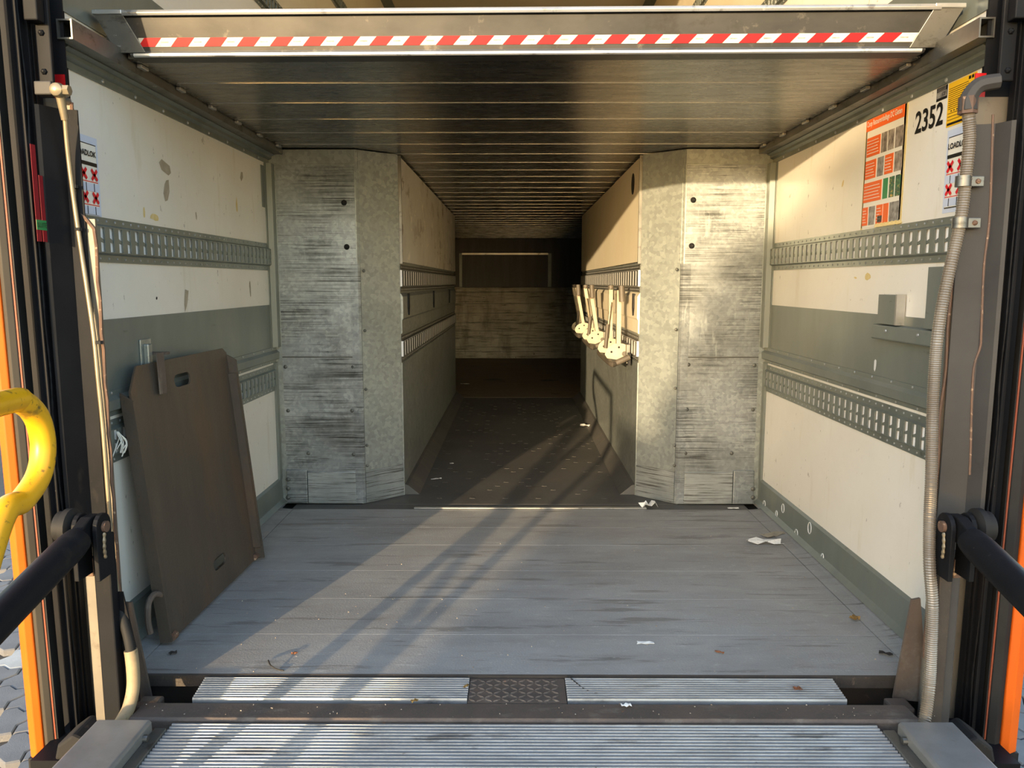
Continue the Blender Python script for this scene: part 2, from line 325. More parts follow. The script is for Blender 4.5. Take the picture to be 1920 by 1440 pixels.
for j in range(44):
    for i in range(13):
        x = -0.50 + i * 0.085 + (0.04 if j % 2 else 0); y = 3.85 + j * 0.08
        if random.random() < 0.7: continue
        mb.hexa([(x - .016, y, -.001), (x, y - .007, -.001), (x + .016, y, -.001), (x, y + .007, -.001), (x - .010, y, .0012), (x, y - .003, .0012), (x + .010, y, .0012), (x, y + .003, .0012)])
o = mb.build('tread_lug', M['lug'], floor); o['kind'] = 'stuff'
MB().box(-WX, WX, 7.362, BACK, -0.028, 0.0).build('floor_plate', M['floor_brown'], floor)
for s in (-1, 1):
    MB().prism([(s * 0.603, 0.0), (s * 0.603, 0.055), (s * 0.585, 0.05), (s * 0.525, 0.001), (s * 0.525, 0.0)], 1, 3.92, 7.36).build('corner_fillet', M['floor_dark'], floor)

def slot_rail(parent, s, xw, y0, y1, z0, z1, pitch=0.0495, mname='rail', shallow=False):
    """perforated load rail on a wall face at x = s*xw, facing -s; face hump with slots, bright strip behind"""
    h = z1 - z0; f = h * 0.16; X = lambda d: s * (xw - d)
    rail = MB()
    rail.box(X(0.0005), X(0.004), y0, y1, z0, z0 + f).box(X(0.0005), X(0.004), y0, y1, z1 - f, z1)
    za, zb = z0 + f, z1 - f
    for (zq, d) in ((za, 1), (zb, -1)):     # sloped shoulders
        rail.hexa([(X(.0005), y0, zq), (X(.004), y0, zq), (X(.004), y1, zq), (X(.0005), y1, zq), (X(.012), y0, zq + d * .007), (X(.015), y0, zq + d * .007), (X(.015), y1, zq + d * .007), (X(.012), y1, zq + d * .007)])
    sa, sb = za + 0.009, zb - 0.009
    rail.box(X(0.012), X(0.015), y0, y1, za + .006, sa).box(X(0.012), X(0.015), y0, y1, sb, zb - .006)
    n = int((y1 - y0) / pitch); back = MB(); clip = MB()
    back.box(X(0.001), X(0.0142 if shallow else 0.0075), y0, y1, sa - .004, sb + .004)
    yy = y0
    for k in range(n + 1):
        ys = y0 + pitch * (k + 0.35); ye = ys + pitch * 0.46
        if ye > y1: break
        rail.box(X(0.012), X(0.015), yy, ys, sa, sb); yy = ye
        zm = (sa + sb) / 2
        if not shallow: clip.prism([(ys - .004, zm + .011), (ys + pitch * .25, zm + .004), (ye + .004, zm - .001), (ye + .004, zm - .008), (ys + pitch * .2, zm - .006), (ys - .004, zm + .001)], 0, X(.0075), X(.0115))
    rail.box(X(0.012), X(0.015), yy, y1, sa, sb)
    r = rail.build('load_rail', M[mname], parent)
    back.build('rail_backing', M['bright'], r)
    if not shallow: clip.build('rail_clip', M['rail'], r)
    rv = MB(); k = 0
    y = y0 + 0.03
    while y < y1 - .02:
        for zq in (z0 + f * .5, z1 - f * .5): rv.dome((X(0.004), y, zq), (-s, 0, 0), 0.0042, 0.003, 6)
        y += 0.047
    rv.build('rail_rivets', M['alu'], r)
    return r

walls = {}
for s, nm in ((-1, 'left'), (1, 'right')):
    wl = MB().box(s * WX, s * (WX + 0.06), SILL + 0.06, BACK + .05, -0.1, ROOF).build('wall_' + nm, M['white'])
    tag(wl, 'white trailer side wall on the %s with slotted load rails' % nm, 'wall', kind='structure'); walls[s] = wl
    X = lambda d: s * (WX - d)
    MB().prism([(X(0), 0.0), (X(.03), 0.012), (X(.012), 0.03), (X(.010), 0.125), (X(0), 0.135)], 1, SILL + .01, PIL - .005).build('kick_band', M['band'], wl)
    slot_rail(wl, s, WX, SILL + 0.07, PIL - .03, 0.578, 0.705)
    slot_rail(wl, s, WX, SILL + 0.07, PIL - .03, 1.158, 1.284)
    MB().box(X(0), X(.004), SILL + 0.06, PIL - .03, 0.775, 0.995).build('grey_band', M['band'], wl)
    MB().prism([(X(0), .715), (X(.004), .715), (X(.004), .728), (X(.020), .735), (X(.022), .764), (X(.008), .775), (X(.008), .79), (X(0), .79)], 1, SILL + .06, PIL - .002).build('ledge_rail', M['band'], wl)
    rv = MB(); y = SILL + .12
    while y < PIL - .05:
        rv.dome((X(.004), y, .721), (-s, 0, 0), .0045, .003, 6).dome((X(.008), y + .03, .783), (-s, 0, 0), .0045, .003, 6); y += .135
    rv.build('ledge_rivets', M['alu'], wl)
    MB().prism([(X(0), 1.658), (X(.006), 1.658), (X(.006), 1.676), (X(.020), 1.683), (X(.020), 1.693), (X(.034), 1.70), (X(.034), 1.728), (X(0), 1.728)], 1, SILL + .005, PIL - .002).build('top_rail', M['rail'], wl)
    rv = MB(); y = SILL + .03
    while y < PIL - .05: rv.dome((X(.006), y, 1.667), (-s, 0, 0), .006, .004, 8); y += .19
    rv.build('top_rail_rivets', M['alu'], wl)
    MB().prism([(X(0), PIL - .062), (X(.006), PIL - .062), (X(.006), PIL - .05), (X(.03), PIL - .045), (X(.03), PIL - .001), (X(0), PIL - .001)], 2, .79, 1.657).build('end_trim', M['band'], wl)
    MB().box(X(0), X(.012), PIL - .035, PIL - .001, .13, .715).build('end_trim', M['band'], wl)
    # upper deck level
    MB().box(X(0), X(.004), SILL + .05, BACK, 1.80, 2.005).build('upper_kick_band', M['band'], wl)
    slot_rail(wl, s, WX, SILL + 0.07, 8.6, 2.36, 2.47)
    slot_rail(wl, s, WX, SILL + 0.07, 8.6, 2.88, 3.00)
    MB().prism([(X(0), 3.53), (X(.07), ROOF), (X(0), ROOF)], 1, SILL + .06, BACK).build('roof_trim', M['band'], wl)
    MB().prism([(X(-.001), 3.0), (X(.003), 3.0), (X(.003), 3.53), (X(-.001), 3.53)], 1, SILL + .06, BACK).build('upper_panel', M['cream'], wl)
    MB().prism([(X(-.001), 2.47), (X(.003), 2.47), (X(.003), 2.88), (X(-.001), 2.88)], 1, SILL + .06, BACK).build('upper_panel', M['cream'], wl)
MB().box(-WX, -WX + .004, PIL - .11, PIL - .07, 1.45, 1.64).build('grey_patch', M['band'], walls[-1])

ceil = MB().box(-WX - .06, WX + .06, SILL + .06, BACK + .05, ROOF, ROOF + .06).build('ceiling', M['cream'])
tag(ceil, 'cream trailer roof above the raised loading deck', 'ceiling', kind='structure')

# front bulkhead
wb = MB().box(-WX, WX, BACK, BACK + .05, -0.1, ROOF).build('wall_back', M['darkpanel'])
tag(wb, 'worn front bulkhead at the dark end of the corridor', 'wall', kind='structure')
zs = [0.0, .10, .17, .30, .40, .52, .66, .80, .965]
for a, b in zip(zs, zs[1:]):
    MB().box(-WX, WX, BACK - .018 + random.uniform(-.002, .002), BACK, a + .003, b - .003).build('plank', M['backwall'], wb)
MB().prism([(BACK, .965), (BACK - .035, .97), (BACK - .035, 1.03), (BACK, 1.035)], 0, -WX, WX).build('capping_rail', M['backwall'], wb)
for x0, x1 in ((-.84, -.80), (.44, .49)):
    MB().box(x0, x1, BACK - .03, BACK, 1.04, 1.52).build('door_post', M['rail'], wb)
MB().box(-.80, .44, BACK - .03, BACK, 1.50, 1.525).build('door_rail', M['alu'], wb)
for x0, x1 in ((-.79, -.22), (-.21, .02), (.03, .30)):
    MB().box(x0, x1, BACK - .014, BACK, 1.04, 1.495).build('door_panel', M['darkpanel'], wb)

# wheel housings: solid inner walls that narrow the lower deck to a corridor
inner = {}
CE = 3.905; CX1 = 0.785; CXI = 0.607; END = 7.36
for s, nm in ((-1, 'left'), (1, 'right')):
    plan = [(s * (WX - .003), PIL), (s * CX1, PIL), (s * CXI, CE), (s * CXI, END), (s * (WX - .003), END)]
    wi = MB().prism(plan, 2, 0.0, DZ - .004).build('wall_corridor_' + nm, M['galv2'])
    tag(wi, 'galvanised wheel housing on the %s narrowing the lower deck to a corridor' % nm, 'wall', kind='structure'); inner[s] = wi
    xo, xi = s * (WX - .036), s * (CX1 + .035)
    MB().box(xo, xi + s * -.03, PIL - .004, PIL, 0.742, 1.655).build('upper_front_panel', M['galv'], wi)
    MB().box(xo, xi, PIL - .004, PIL, .165, 0.736).build('lower_front_panel', M['galv'], wi)
    MB().box(s * (WX - .14), xi, PIL - .012, PIL, .004, .165).build('kick_panel', M['galv_kick'], wi, bevel=.003)
    MB().box(s * (WX - .036), s * (WX - .138), PIL - .016, PIL, .004, .175).build('corner_plate', M['galv'], wi, bevel=.003)
    MB().box(s * (WX - .036), s * (CX1 - .0), PIL - .006, PIL, 1.66, DZ - .006).build('head_strip', M['galv2'], wi)
    MB().box(xo, xi, PIL - .006, PIL, .7365, .7415).build('seam_strip', M['rail_dark'], wi)
    # angle strip at the chamfer corner
    MB().prism([(xi, PIL), (xi, PIL - .007), (s * (CX1 - .002), PIL - .009), (s * (CX1 - .012), PIL - .001), (s * (CX1 - .012), PIL + .01)], 2, .004, 1.19).build('corner_angle', M['galv'], wi)
    # chamfer panels
    d = Vector((s * (CXI - CX1), CE - PIL, 0)); dn = Vector((-d.y * s, -abs(d.x), 0)).normalized() * .003
    dn = Vector((-s * abs(d.y), -abs(d.x), 0)).normalized() * .003
    def cpanel(t0, t1, z0, z1, mname, pname, th=1.0):
        a = Vector((s * CX1, PIL, 0)) + d * t0; b = Vector((s * CX1, PIL, 0)) + d * t1
        MB().prism([(a.x, a.y), (a.x + dn.x * th, a.y + dn.y * th), (b.x + dn.x * th, b.y + dn.y * th), (b.x, b.y)], 2, z0, z1).build(pname, M[mname], wi)
    cpanel(.06, 1.0, 1.193, DZ - .01, 'galv2', 'upper_chamfer_panel')
    cpanel(.06, 1.0, .17, 1.188, 'galv2', 'lower_chamfer_panel')
    cpanel(.06, 1.0, .004, .165, 'galv_kick', 'chamfer_kick_panel', 1.6)
    # screws
    sc = MB(); cap = []
    if s < 0:
        S = [(535, 688), (662, 688), (540, 770), (660, 770), (578, 850), (663, 852), (565, 938), (665, 938)]; T = [508, 620, 730, 835, 873]; tx = 682; D = [(645, 380), (650, 463)]; Kb = [(540, 899), (540, 916), (540, 933)]
    else:
        S = [(1291, 684), (1415, 685), (1288, 768), (1412, 768), (1285, 850), (1372, 850), (1283, 938), (1370, 938)]; T = [505, 618, 728, 835, 873]; tx = 1269; D = [(1300, 375), (1297, 461)]; Kb = [(1412, 917), (1412, 933)]
    for q in S: sc.dome(at(q[0], q[1], 1, PIL - .004), (0, -1, 0), .010, .004, 8)
    for q in Kb: sc.dome(at(q[0], q[1], 1, PIL - .016), (0, -1, 0), .012, .005, 8)
    for yy in T: sc.dome(at(tx + (yy - 505) * (.018 if s < 0 else -.012), yy, 1, PIL - .008), (0, -1, 0), .008, .004, 8)
    sc.build('screws', M['rail_dark'], wi)
    for q in D: MB().dome(at(q[0], q[1], 1, PIL - .004), (0, -1, 0), .014, .014, 12).build('rubber_stop', M['rubber'], wi, smooth=True)
    # corridor face
    X = lambda dd: s * (CXI - dd)
    m1 = 'white_dirty' if s < 0 else 'cream'
    if s < 0: MB().box(X(0), X(.012), CE + .01, END - .01, 1.205, DZ - .012).build('side_panel', M[m1], wi)
    else:
        MB().box(X(0), X(.012), CE + .01, 4.90, 1.205, DZ - .012).build('side_panel', M[m1], wi)
        MB().box(X(0), X(.010), 4.905, END - .01, 1.205, DZ - .012).build('side_panel', M[m1], wi)
        hp = at(1187, 345, 0, X(.012)); ov = [(hp.y + .05 * math.cos(a), hp.z + .055 * math.sin(a)) for a in [i * math.pi / 8 for i in range(16)]]
        MB().prism(ov, 0, X(.0118), X(.014)).build('hand_hole', M['dark'], wi)
    MB().box(X(0), X(.016), CE + .005, CE + .018, 1.195, DZ - .006).build('edge_angle', M['alu_dull'], wi)
    slot_rail(wi, s, CXI, CE + .01, END - .02, 1.055, 1.19, pitch=.09, mname='rail_dark', shallow=True)
    MB().prism([(X(0), .84), (X(.008), .845), (X(.008), .91), (X(.014), .92), (X(.014), 1.03), (X(0), 1.05)], 1, CE + .01, END - .02).build('mid_panel', M['galv2'] if s < 0 else M['cream'], wi)
    slot_rail(wi, s, CXI, CE + .01, END - .02, .70, .83, pitch=.09, mname='rail_dark', shallow=True)
    MB().box(X(0), X(.006), CE + .005, END - .01, .0, .695).build('lower_side_panel', M['galv2'], wi)
    for ty in ((4.10, 5.35, 6.6) if s < 0 else (4.02,)):
        MB().prism([(ty - .018, 1.045), (ty + .018, 1.045), (ty + .02, .97), (ty, .93), (ty - .02, .97)], 0, X(.014), X(.022)).build('strap_tab', M['rubber'], wi)

# ================================================================= LOADING DECK
SK = -0.0165     # the deck stands slightly skewed: the right end is nearer
fy = lambda x: 2.232 + SK * x
deck = thing('loading_deck', 'raised aluminium loading deck with red and white striped front edge', 'loading deck', (0, 2.25, DZ))
yy = 2.275; k = 0
while yy < BACK - .05:
    y1 = min(yy + .272, BACK - .02)
    mb = MB(); mb.prism([(yy + .0014, DZ), (y1 - .0008, DZ), (y1 - .0008, DZ + .03), (yy + .0014, DZ + .03)], 0, -1.120, 1.120)
    MB().box(-1.10, 1.10, yy - .0006, yy + .0012, DZ - .0012, DZ + .001).build('joint_bead', M['bead'], deck)
    mb.build('deck_plank', M['deck'], deck); yy = y1
MB().box(-1.19, 1.19, 2.3, BACK - .01, DZ + .035, DZ + .07).build('deck_top', M['alu_dull'], deck)
def skew(pts, x0, x1):
    mb = MB(); n = len(pts)
    mb.v = [(x0, y + SK * x0, z) for y, z in pts] + [(x1, y + SK * x1, z) for y, z in pts]
    mb.f = [list(range(n))[::-1], list(range(n, 2 * n))] + [[i, (i + 1) % n, n + (i + 1) % n, n + i] for i in range(n)]
    return mb
FB, FT = (2.232, DZ + .012), (2.205, DZ + .092)        # bottom and top of the sloping face
M['beam'] = mat('worn_deck_beam', srgb(84, 83, 81), srgb(66, 66, 65), 5, (1, 1, 2), rough=0.45, metal=0.8, layers=[(18, (1, 1, 1), 0.60, 0.68, srgb(118, 114, 105), 0.6), (7, (1, 1, 1), 0.6, 0.7, srgb(62, 60, 56), 0.7)])
beam = skew([(2.30, DZ - .001), (2.238, DZ - .003), (2.230, DZ + .002), FB, FT, (2.208, DZ + .10), (2.30, DZ + .10)], -1.10, 1.10).build('front_beam', M['beam'], deck)
skew([(2.194, DZ + .094), (2.190, DZ + .102), (2.194, DZ + .110), (2.30, DZ + .110), (2.30, DZ + .099), (2.207, DZ + .099)], -1.10, 1.118).build('front_lip', M['alu'], deck, bevel=.002)
skew([(2.2315, DZ - .004), (2.2275, DZ - .001), (2.2275, DZ + .005), (2.236, DZ + .008), (2.24, DZ - .002)], -1.09, 1.09).build('lower_lip', M['alu'], deck)
def facept(x, t, off):
    y = FB[0] + (FT[0] - FB[0]) * t - off; z = FB[1] + (FT[1] - FB[1]) * t; return (x, y + SK * x, z)
ta, tb = .13, .40
tape = MB(); tape.poly([facept(-1.07, ta, .0012), facept(1.09, ta, .0012), facept(1.09, tb, .0012), facept(-1.07, tb, .0012)]); 
tape.poly([facept(-1.07, ta, .0002), facept(1.09, ta, .0002), facept(1.09, tb, .0002), facept(-1.07, tb, .0002)])
tp = tape.build('warning_tape', M['tape_white'], deck, label='white tape with red slanted stripes along the deck edge')
x = -1.075
for k in range(24):
    a = x + .0925 * k; b = a + .048; sl_ = .022
    if b + sl_ > 1.10: break
    p = [(a, ta), (b, ta), (b + sl_, tb), (a + sl_, tb)]
    mb = MB(); n = [facept(q[0], q[1], .0018) for q in p]; n2 = [facept(q[0], q[1], .001) for q in p]
    mb.hexa(n2 + n); mb.build('red_stripe', M['red'], tp)
    if b + sl_ + .034 < 1.08:
        p = [(b + .019, (ta + tb) / 2 - .02), (b + .040, (ta + tb) / 2 - .02), (b + .040, (ta + tb) / 2 + .02), (b + .019, (ta + tb) / 2 + .02)]
        MB().hexa([facept(q[0], q[1], .001) for q in p] + [facept(q[0], q[1], .0017) for q in p]).build('dark_dash', M['pr_grey'], tp)
for s in (-1, 1):
    # flared end plates
    xo, xm = s * 1.178, s * 1.10; bi, bo = s * 1.055, s * 1.135
    f = lambda x, t, o: facept(x, t, o)
    pts = [f(bi, -.06, .001), f(bo, -.06, .001), f(xo, 1.1, .001), f(xm, 1.1, .001)]
    pts2 = [f(bi, -.06, .006), f(bo, -.06, .006), f(xo, 1.1, .006), f(xm, 1.1, .006)]
    MB().hexa(pts + pts2).build('end_plate', M['alu_dull'] if s > 0 else M['alu_dull'], deck, bevel=.001)
    y = fy(xo) - .028
    MB().box(xm, xo + s * .004, y - .012, y + .07, DZ + .099, DZ + .111).build('end_lip', M['alu'], deck, bevel=.002)
    # hollow side tube the deck runs on
    t0, t1, z0, z1, th = s * 1.124, s * 1.163, DZ - .028, DZ + .020, .004
    ty0, ty1 = 2.005, 3.74
    mb = MB().box(t0, t0 + s * th, ty0, ty1, z0, z1).box(t1, t1 - s * th, ty0, ty1, z0, z1).box(t0 + s * th, t1 - s * th, ty0, ty1, z0, z0 + th).box(t0 + s * th, t1 - s * th, ty0, ty1, z1 - th, z1)
    mb.build('side_tube', M['alu_dull'], deck)
    MB().box(s * 1.121, s * 1.199, 2.24, BACK - .02, DZ + .021, DZ + .034).build('side_runner', M['alu_dull'], deck)
    for kk in range(6):
        y = 2.33 + kk * .26
        MB().box(s * 1.108, s * 1.123, y, y + .045, DZ - .010, DZ + .0).build('runner_clip', M['alu'], deck, bevel=.002)

# ================================================================= TAIL LIFT COLUMNS
cols = {}
for s, nm in ((-1, 'left'), (1, 'right')):
    c = thing('lift_column', 'black steel tail lift column %s' % ('on the left with red labels and a white data plate' if s < 0 else 'on the right with a dented grey guard plate'), 'lift column', (s * 1.19, 1.9, -.4)); cols[s] = c
    X = lambda v: s * v
    MB().prism([(X(1.203), 1.93), (X(1.196), 1.888), (X(1.188), 1.99), (X(1.196), 2.0), (X(1.214), 2.0), (X(1.214), 1.93)], 2, -.55, 2.35).lean(s * .018, -.2, 2.3).build('post', M['black'], c, bevel=.002)
    for yy_, dd_ in ((1.905, .004), (1.945, .005), (1.962, .004)):
        MB().box(X(1.187 - dd_ * .3), X(1.195), yy_, yy_ + .006, -.5, 2.35).lean(s * .018, -.2, 2.3).build('post_ridge', M['black'], c, bevel=.001)
    bead = smooth_path([(X(1.1895 + .0015 * math.sin(i * 1.7) + .018 * (i * .135 - .15) / 2.5), 1.922 + .004 * math.sin(i * 2.3), -.35 + i * .135) for i in range(20)], 10)
    MB().tube(bead, [.0024 + .0016 * random.random() for _ in bead], 6).build('weld_bead', M['black'], c)
    up = .036 if s < 0 else .020      # the flange steps back above the upper rail
    MB().prism([(X(1.100), -.12), (X(1.21), -.12), (X(1.21), 1.56), (X(1.108 + up), 1.56), (X(1.100 + up), 1.53), (X(1.100 + up), 1.262), (X(1.100), 1.262)], 1, 2.004, 2.012).build('flange', M['flange'], c)
    wob = []
    for i in range(34):
        z = .08 + i * .0445
        d = (.004 * math.sin(i * 2.1)) if s < 0 else (.004 * math.sin(i * 1.3) + (.012 * math.exp(-((z - .72) / .07) ** 2)))
        wob.append((X(1.100 - d * .5 + (up if z > 1.262 else 0)), 2.0, z))
    MB().tube(wob, .0042, 6).build('rusty_edge', M['rust_edge'], c, smooth=True)
    zb, zt = (.365, 1.53) if s < 0 else (.365, 1.49)
    if s < 0:
        MB().prism([(X(1.188), 1.930), (X(1.180), 1.935), (X(1.155), 1.990), (X(1.122), 1.998), (X(1.122), 2.002), (X(1.158), 1.994), (X(1.188), 1.945)], 2, zb, zt).build('guard_plate', M['black'], c)  # blacker than the right plate: shade of this sun-averted side put into the colour
    else:
        MB().prism([(X(1.188), 1.930), (X(1.180), 1.935), (X(1.165), 1.975), (X(1.102), 1.990), (X(1.102), 1.994), (X(1.171), 1.980), (X(1.188), 1.945)], 2, zb, zt).build('guard_plate', M['charcoal'], c)
    MB().box(X(1.150), X(1.187), 1.952, 1.962, 1.585, 1.80).build('hinge_plate', M['black'], c, bevel=.003)
    MB().box(X(1.158), X(1.192), 1.92, 1.95, 1.72, 2.25).build('upper_guard', M['black'], c, bevel=.003)
    for z in (1.61, 1.70): MB().dome((X(1.170), 1.952, z), (0, -1, 0), .008, .008, 6).build('hinge_bolt', M['black'], c)
    MB().box(X(1.197), X(1.33), 2.017, 2.106, -.45, 3.6).build('rear_frame', M['black'], c)
    MB().box(X(1.150), X(1.27), 2.0129, 2.0168, 1.40, 2.30).build('jamb_plate', M['black'], c)
    ta_, tb_ = (at(104, 190, 1, 2.012).x, at(125, 190, 1, 2.012).x) if s < 0 else (at(1826, 170, 1, 2.012).x, at(1846, 170, 1, 2.012).x)
    MB().box(ta_, tb_, 2.009, 2.0128, 1.50, at(115, 140, 1, 2.012).z).build('reflective_tape', M['red'], c)
    MB().box(X(1.100), X(1.18), 2.0025, 2.0038, .22, .365).build('pale_tape', M['tape_white'], c)
    if s > 0: MB().box(X(1.116), X(1.141), 2.0008, 2.0024, .22, .365).build('reflective_tape', M['red'], c)
    # gusset at the sill
    yg = 2.015
    gp = [(208, 1130), (246, 1130), (284, 1310), (226, 1312)] if s < 0 else [(1710, 1125), (1726, 1122), (1740, 1318), (1675, 1310)]
    q = [at(a_, b_, 1, yg) for a_, b_ in gp]
    MB().prism([(p_.x, p_.z) for p_ in q], 1, yg, yg + .008).build('sill_gusset', M['rust'], c)
    if s < 0:
        q = [at(a_, b_, 1, 1.90) for a_, b_ in ((210, 1110), (230, 1110), (256, 1220), (262, 1315), (214, 1315))]
        MB().prism([(p_.x, p_.z) for p_ in q], 1, 1.899, 1.904).build('sun_block_plate', M['black'], c)  # added plate, stops a sliver of sun between carriage bar and hose
    # slide channel and carriage below the guard plate
    b0, b1, b2 = [abs(at(q_, 1150, 1, 1.865).x) for q_ in ((213, 181, 158) if s < 0 else (1757, 1782, 1803))]
    MB().box(X(b1 + .002), X(b2), 1.880, 1.95, -.10, .42).build('slide_channel', M['flange'] if s < 0 else M['charcoal'], c, bevel=.004)
    MB().box(X(b0), X(b1), 1.865, 1.897, -.06, .47).build('carriage_bar', M['black'] if s < 0 else M['greasy'], c, bevel=.004)
    MB().box(X(b1 + .001), X(b2 - .008), 1.866, 1.880, .36, .41).build('guide_block', M['rust_edge'], c, bevel=.003)
    MB().box(X(1.03), X(1.25), 1.80, 2.04, -.50, -.10).build('base_frame', M['black'], c)
    MB().prism([(X(1.03), -.10), (X(1.03), -.055), (X(1.06), -.035), (X(1.10), -.05), (X(1.14), -.03), (X(1.18), -.06), (X(1.19), -.10)], 1, 1.80, 1.90).build('caked_dirt', M['dark'], c, bevel=.008)
c = cols[-1]
# stickers on the left post (face x = -1.249)
def post_rect(px0, px1, py0, py1, off, m, nm, par, s=-1):
    xx = s * (1.2475 - off)
    a, b, c_, d = at(px0, py1, 0, xx), at(px1, py1, 0, xx), at(px1, py0, 0, xx), at(px0, py0, 0, xx)
    y0, y1 = (a.y + d.y) / 2, (b.y + c_.y) / 2; z0, z1 = (a.z + b.z) / 2, (c_.z + d.z) / 2
    return MB().box(xx - .0008, xx + .0004, min(y0, y1), max(y0, y1), z0, z1).build(nm, m, par), (xx, min(y0, y1), max(y0, y1), z0, z1)

def text(s, size, mw, parent, origin, xdir, ydir, width=None, bold=0.0, name='lettering', thick=.0006):
    cu = bpy.data.curves.new('t', 'FONT'); cu.body = s; cu.size = 1.0; cu.offset = bold; cu.resolution_u = 3
    ob = bpy.data.objects.new('t', cu); COL.objects.link(ob)
    dg = bpy.context.evaluated_depsgraph_get(); me = bpy.data.meshes.new_from_object(ob.evaluated_get(dg))
    bpy.data.objects.remove(ob)
    xs = [v.co.x for v in me.vertices]; ys = [v.co.y for v in me.vertices]
    x0, x1, y0, y1 = min(xs), max(xs), min(ys), max(ys)
    ky = size / (y1 - y0); kx = (width / (x1 - x0)) if width else ky
    O = Vector(origin); xd = Vector(xdir); yd = Vector(ydir); nd = xd.cross(yd)
    for v in me.vertices:
        v.co = O + xd * ((v.co.x - x0) * kx) + yd * ((v.co.y - y0) * ky) + nd * thick
    me.materials.clear(); me.materials.append(mw)
    return link(name, me, None, parent)

st = thing('column_label', 'red label with green band stuck on the left black column', 'label', (-1.19, 1.92, 1.2))
xx = -1.1835
def colrect(y0, y1, z0, z1, m, nm, off=0.0): return MB().box(xx + off, xx + off + .0006, y0, y1, z0, z1).build(nm, m, st)
ya, yb = 1.893, 1.940
colrect(ya, ya + .019, 1.20, 1.43, M['red_faded'], 'red_sheet'); colrect(ya + .024, yb, 1.20, 1.36, M['red_faded'], 'red_sheet'); colrect(ya, yb, 1.228, 1.252, M['pr_green'], 'green_band', .0006)
text('SLUITEN', .012, M['pr_black'], st, (xx + .0012, ya + .004, 1.234), (0, 1, 0), (0, 0, 1), width=.044)
st2 = thing('data_plate', 'small white data plate on the left black column beside the yellow rail', 'label', (-1.18, 1.96, .52))
MB().box(-1.1865, -1.1825, 1.945, 1.988, .49, .545).build('plate', M['tape_white'], st2)
for i in range(5): MB().box(-1.1825, -1.182, 1.949, 1.983 - .006 * (i % 2), .497 + i * .009, .500 + i * .009).build('print_line', M['pr_grey'], st2)

# ================================================================= CYLINDERS
for s in (-1, 1):
    h = thing('hydraulic_cylinder', 'black hydraulic cylinder angled down to the platform on the %s' % ('left behind the yellow rail' if s < 0 else 'right below the ribbed metal hose'), 'cylinder', (s * 1.04, 1.83, .51), 'tail lift cylinders')
    P0 = at(180, 987, 1, 1.838) if s < 0 else at(1785, 987, 1, 1.838); P1 = Vector((P0.x + s * -.005, .06, .105)); P0.x += s * .012; dd = (P1 - P0).normalized()
    rr = .036
    MB().tube([P0 + dd * .055, P0 + dd * .065, P0 + dd * .10, P0 + dd * .105, P0 + dd * .112, P0 + dd * 1.1], [rr * .5, rr * .9, rr, rr * .97, rr, rr], 22).build('barrel', M['black'], h, smooth=True)
    MB().cyl(P0 + dd * 1.1, P1, .02, 16).build('piston_rod', M['steel'], h, smooth=True)
    MB().prism([(P0.y - .09, P0.z - .05), (P0.y - .085, P0.z + .005), (P0.y - .02, P0.z + .030), (P0.y + .02, P0.z + .028), (P0.y + .028, P0.z), (P0.y, P0.z - .03)], 0, P0.x - .014, P0.x + .014).build('eye', M['black'], h, bevel=.004)
    for k, xo in enumerate((-.032, .020)):
        lug = [(P0.y + .034 * math.cos(a), P0.z + .034 * math.sin(a)) for a in [math.pi * i / 8 for i in range(9)]] + [(P0.y - .034, P0.z - .13), (P0.y + .034, P0.z - .13)]
        MB().prism(lug, 0, P0.x + xo, P0.x + xo + .012).build('lug_plate', M['black'], h, bevel=.002)
    MB().cyl((P0.x - .040, P0.y, P0.z), (P0.x + .040, P0.y, P0.z), .014, 14).build('pin', M['rust_edge'], h, smooth=True)
    ch = smooth_path([(P0.x - s * .038, P0.y - .012, P0.z - .012), (P0.x - s * .040, P0.y - .02, P0.z - .045), (P0.x - s * .040, P0.y - .018, P0.z - .075)], 5)
    MB().tube(ch, [.003 + .0015 * (i % 2) for i in range(len(ch))], 6).build('pin_chain', M['brass'], h)
    MB().tube([(P0.x + s * .036, P0.y, P0.z), (P0.x + s * .045, P0.y, P0.z), (P0.x + s * .060, P0.y, P0.z), (P0.x + s * .062, P0.y, P0.z), (P0.x + s * .078, P0.y, P0.z)], [.03, .045, .045, .038, .038], 22).build('roller', M['rubber'], h, smooth=True)

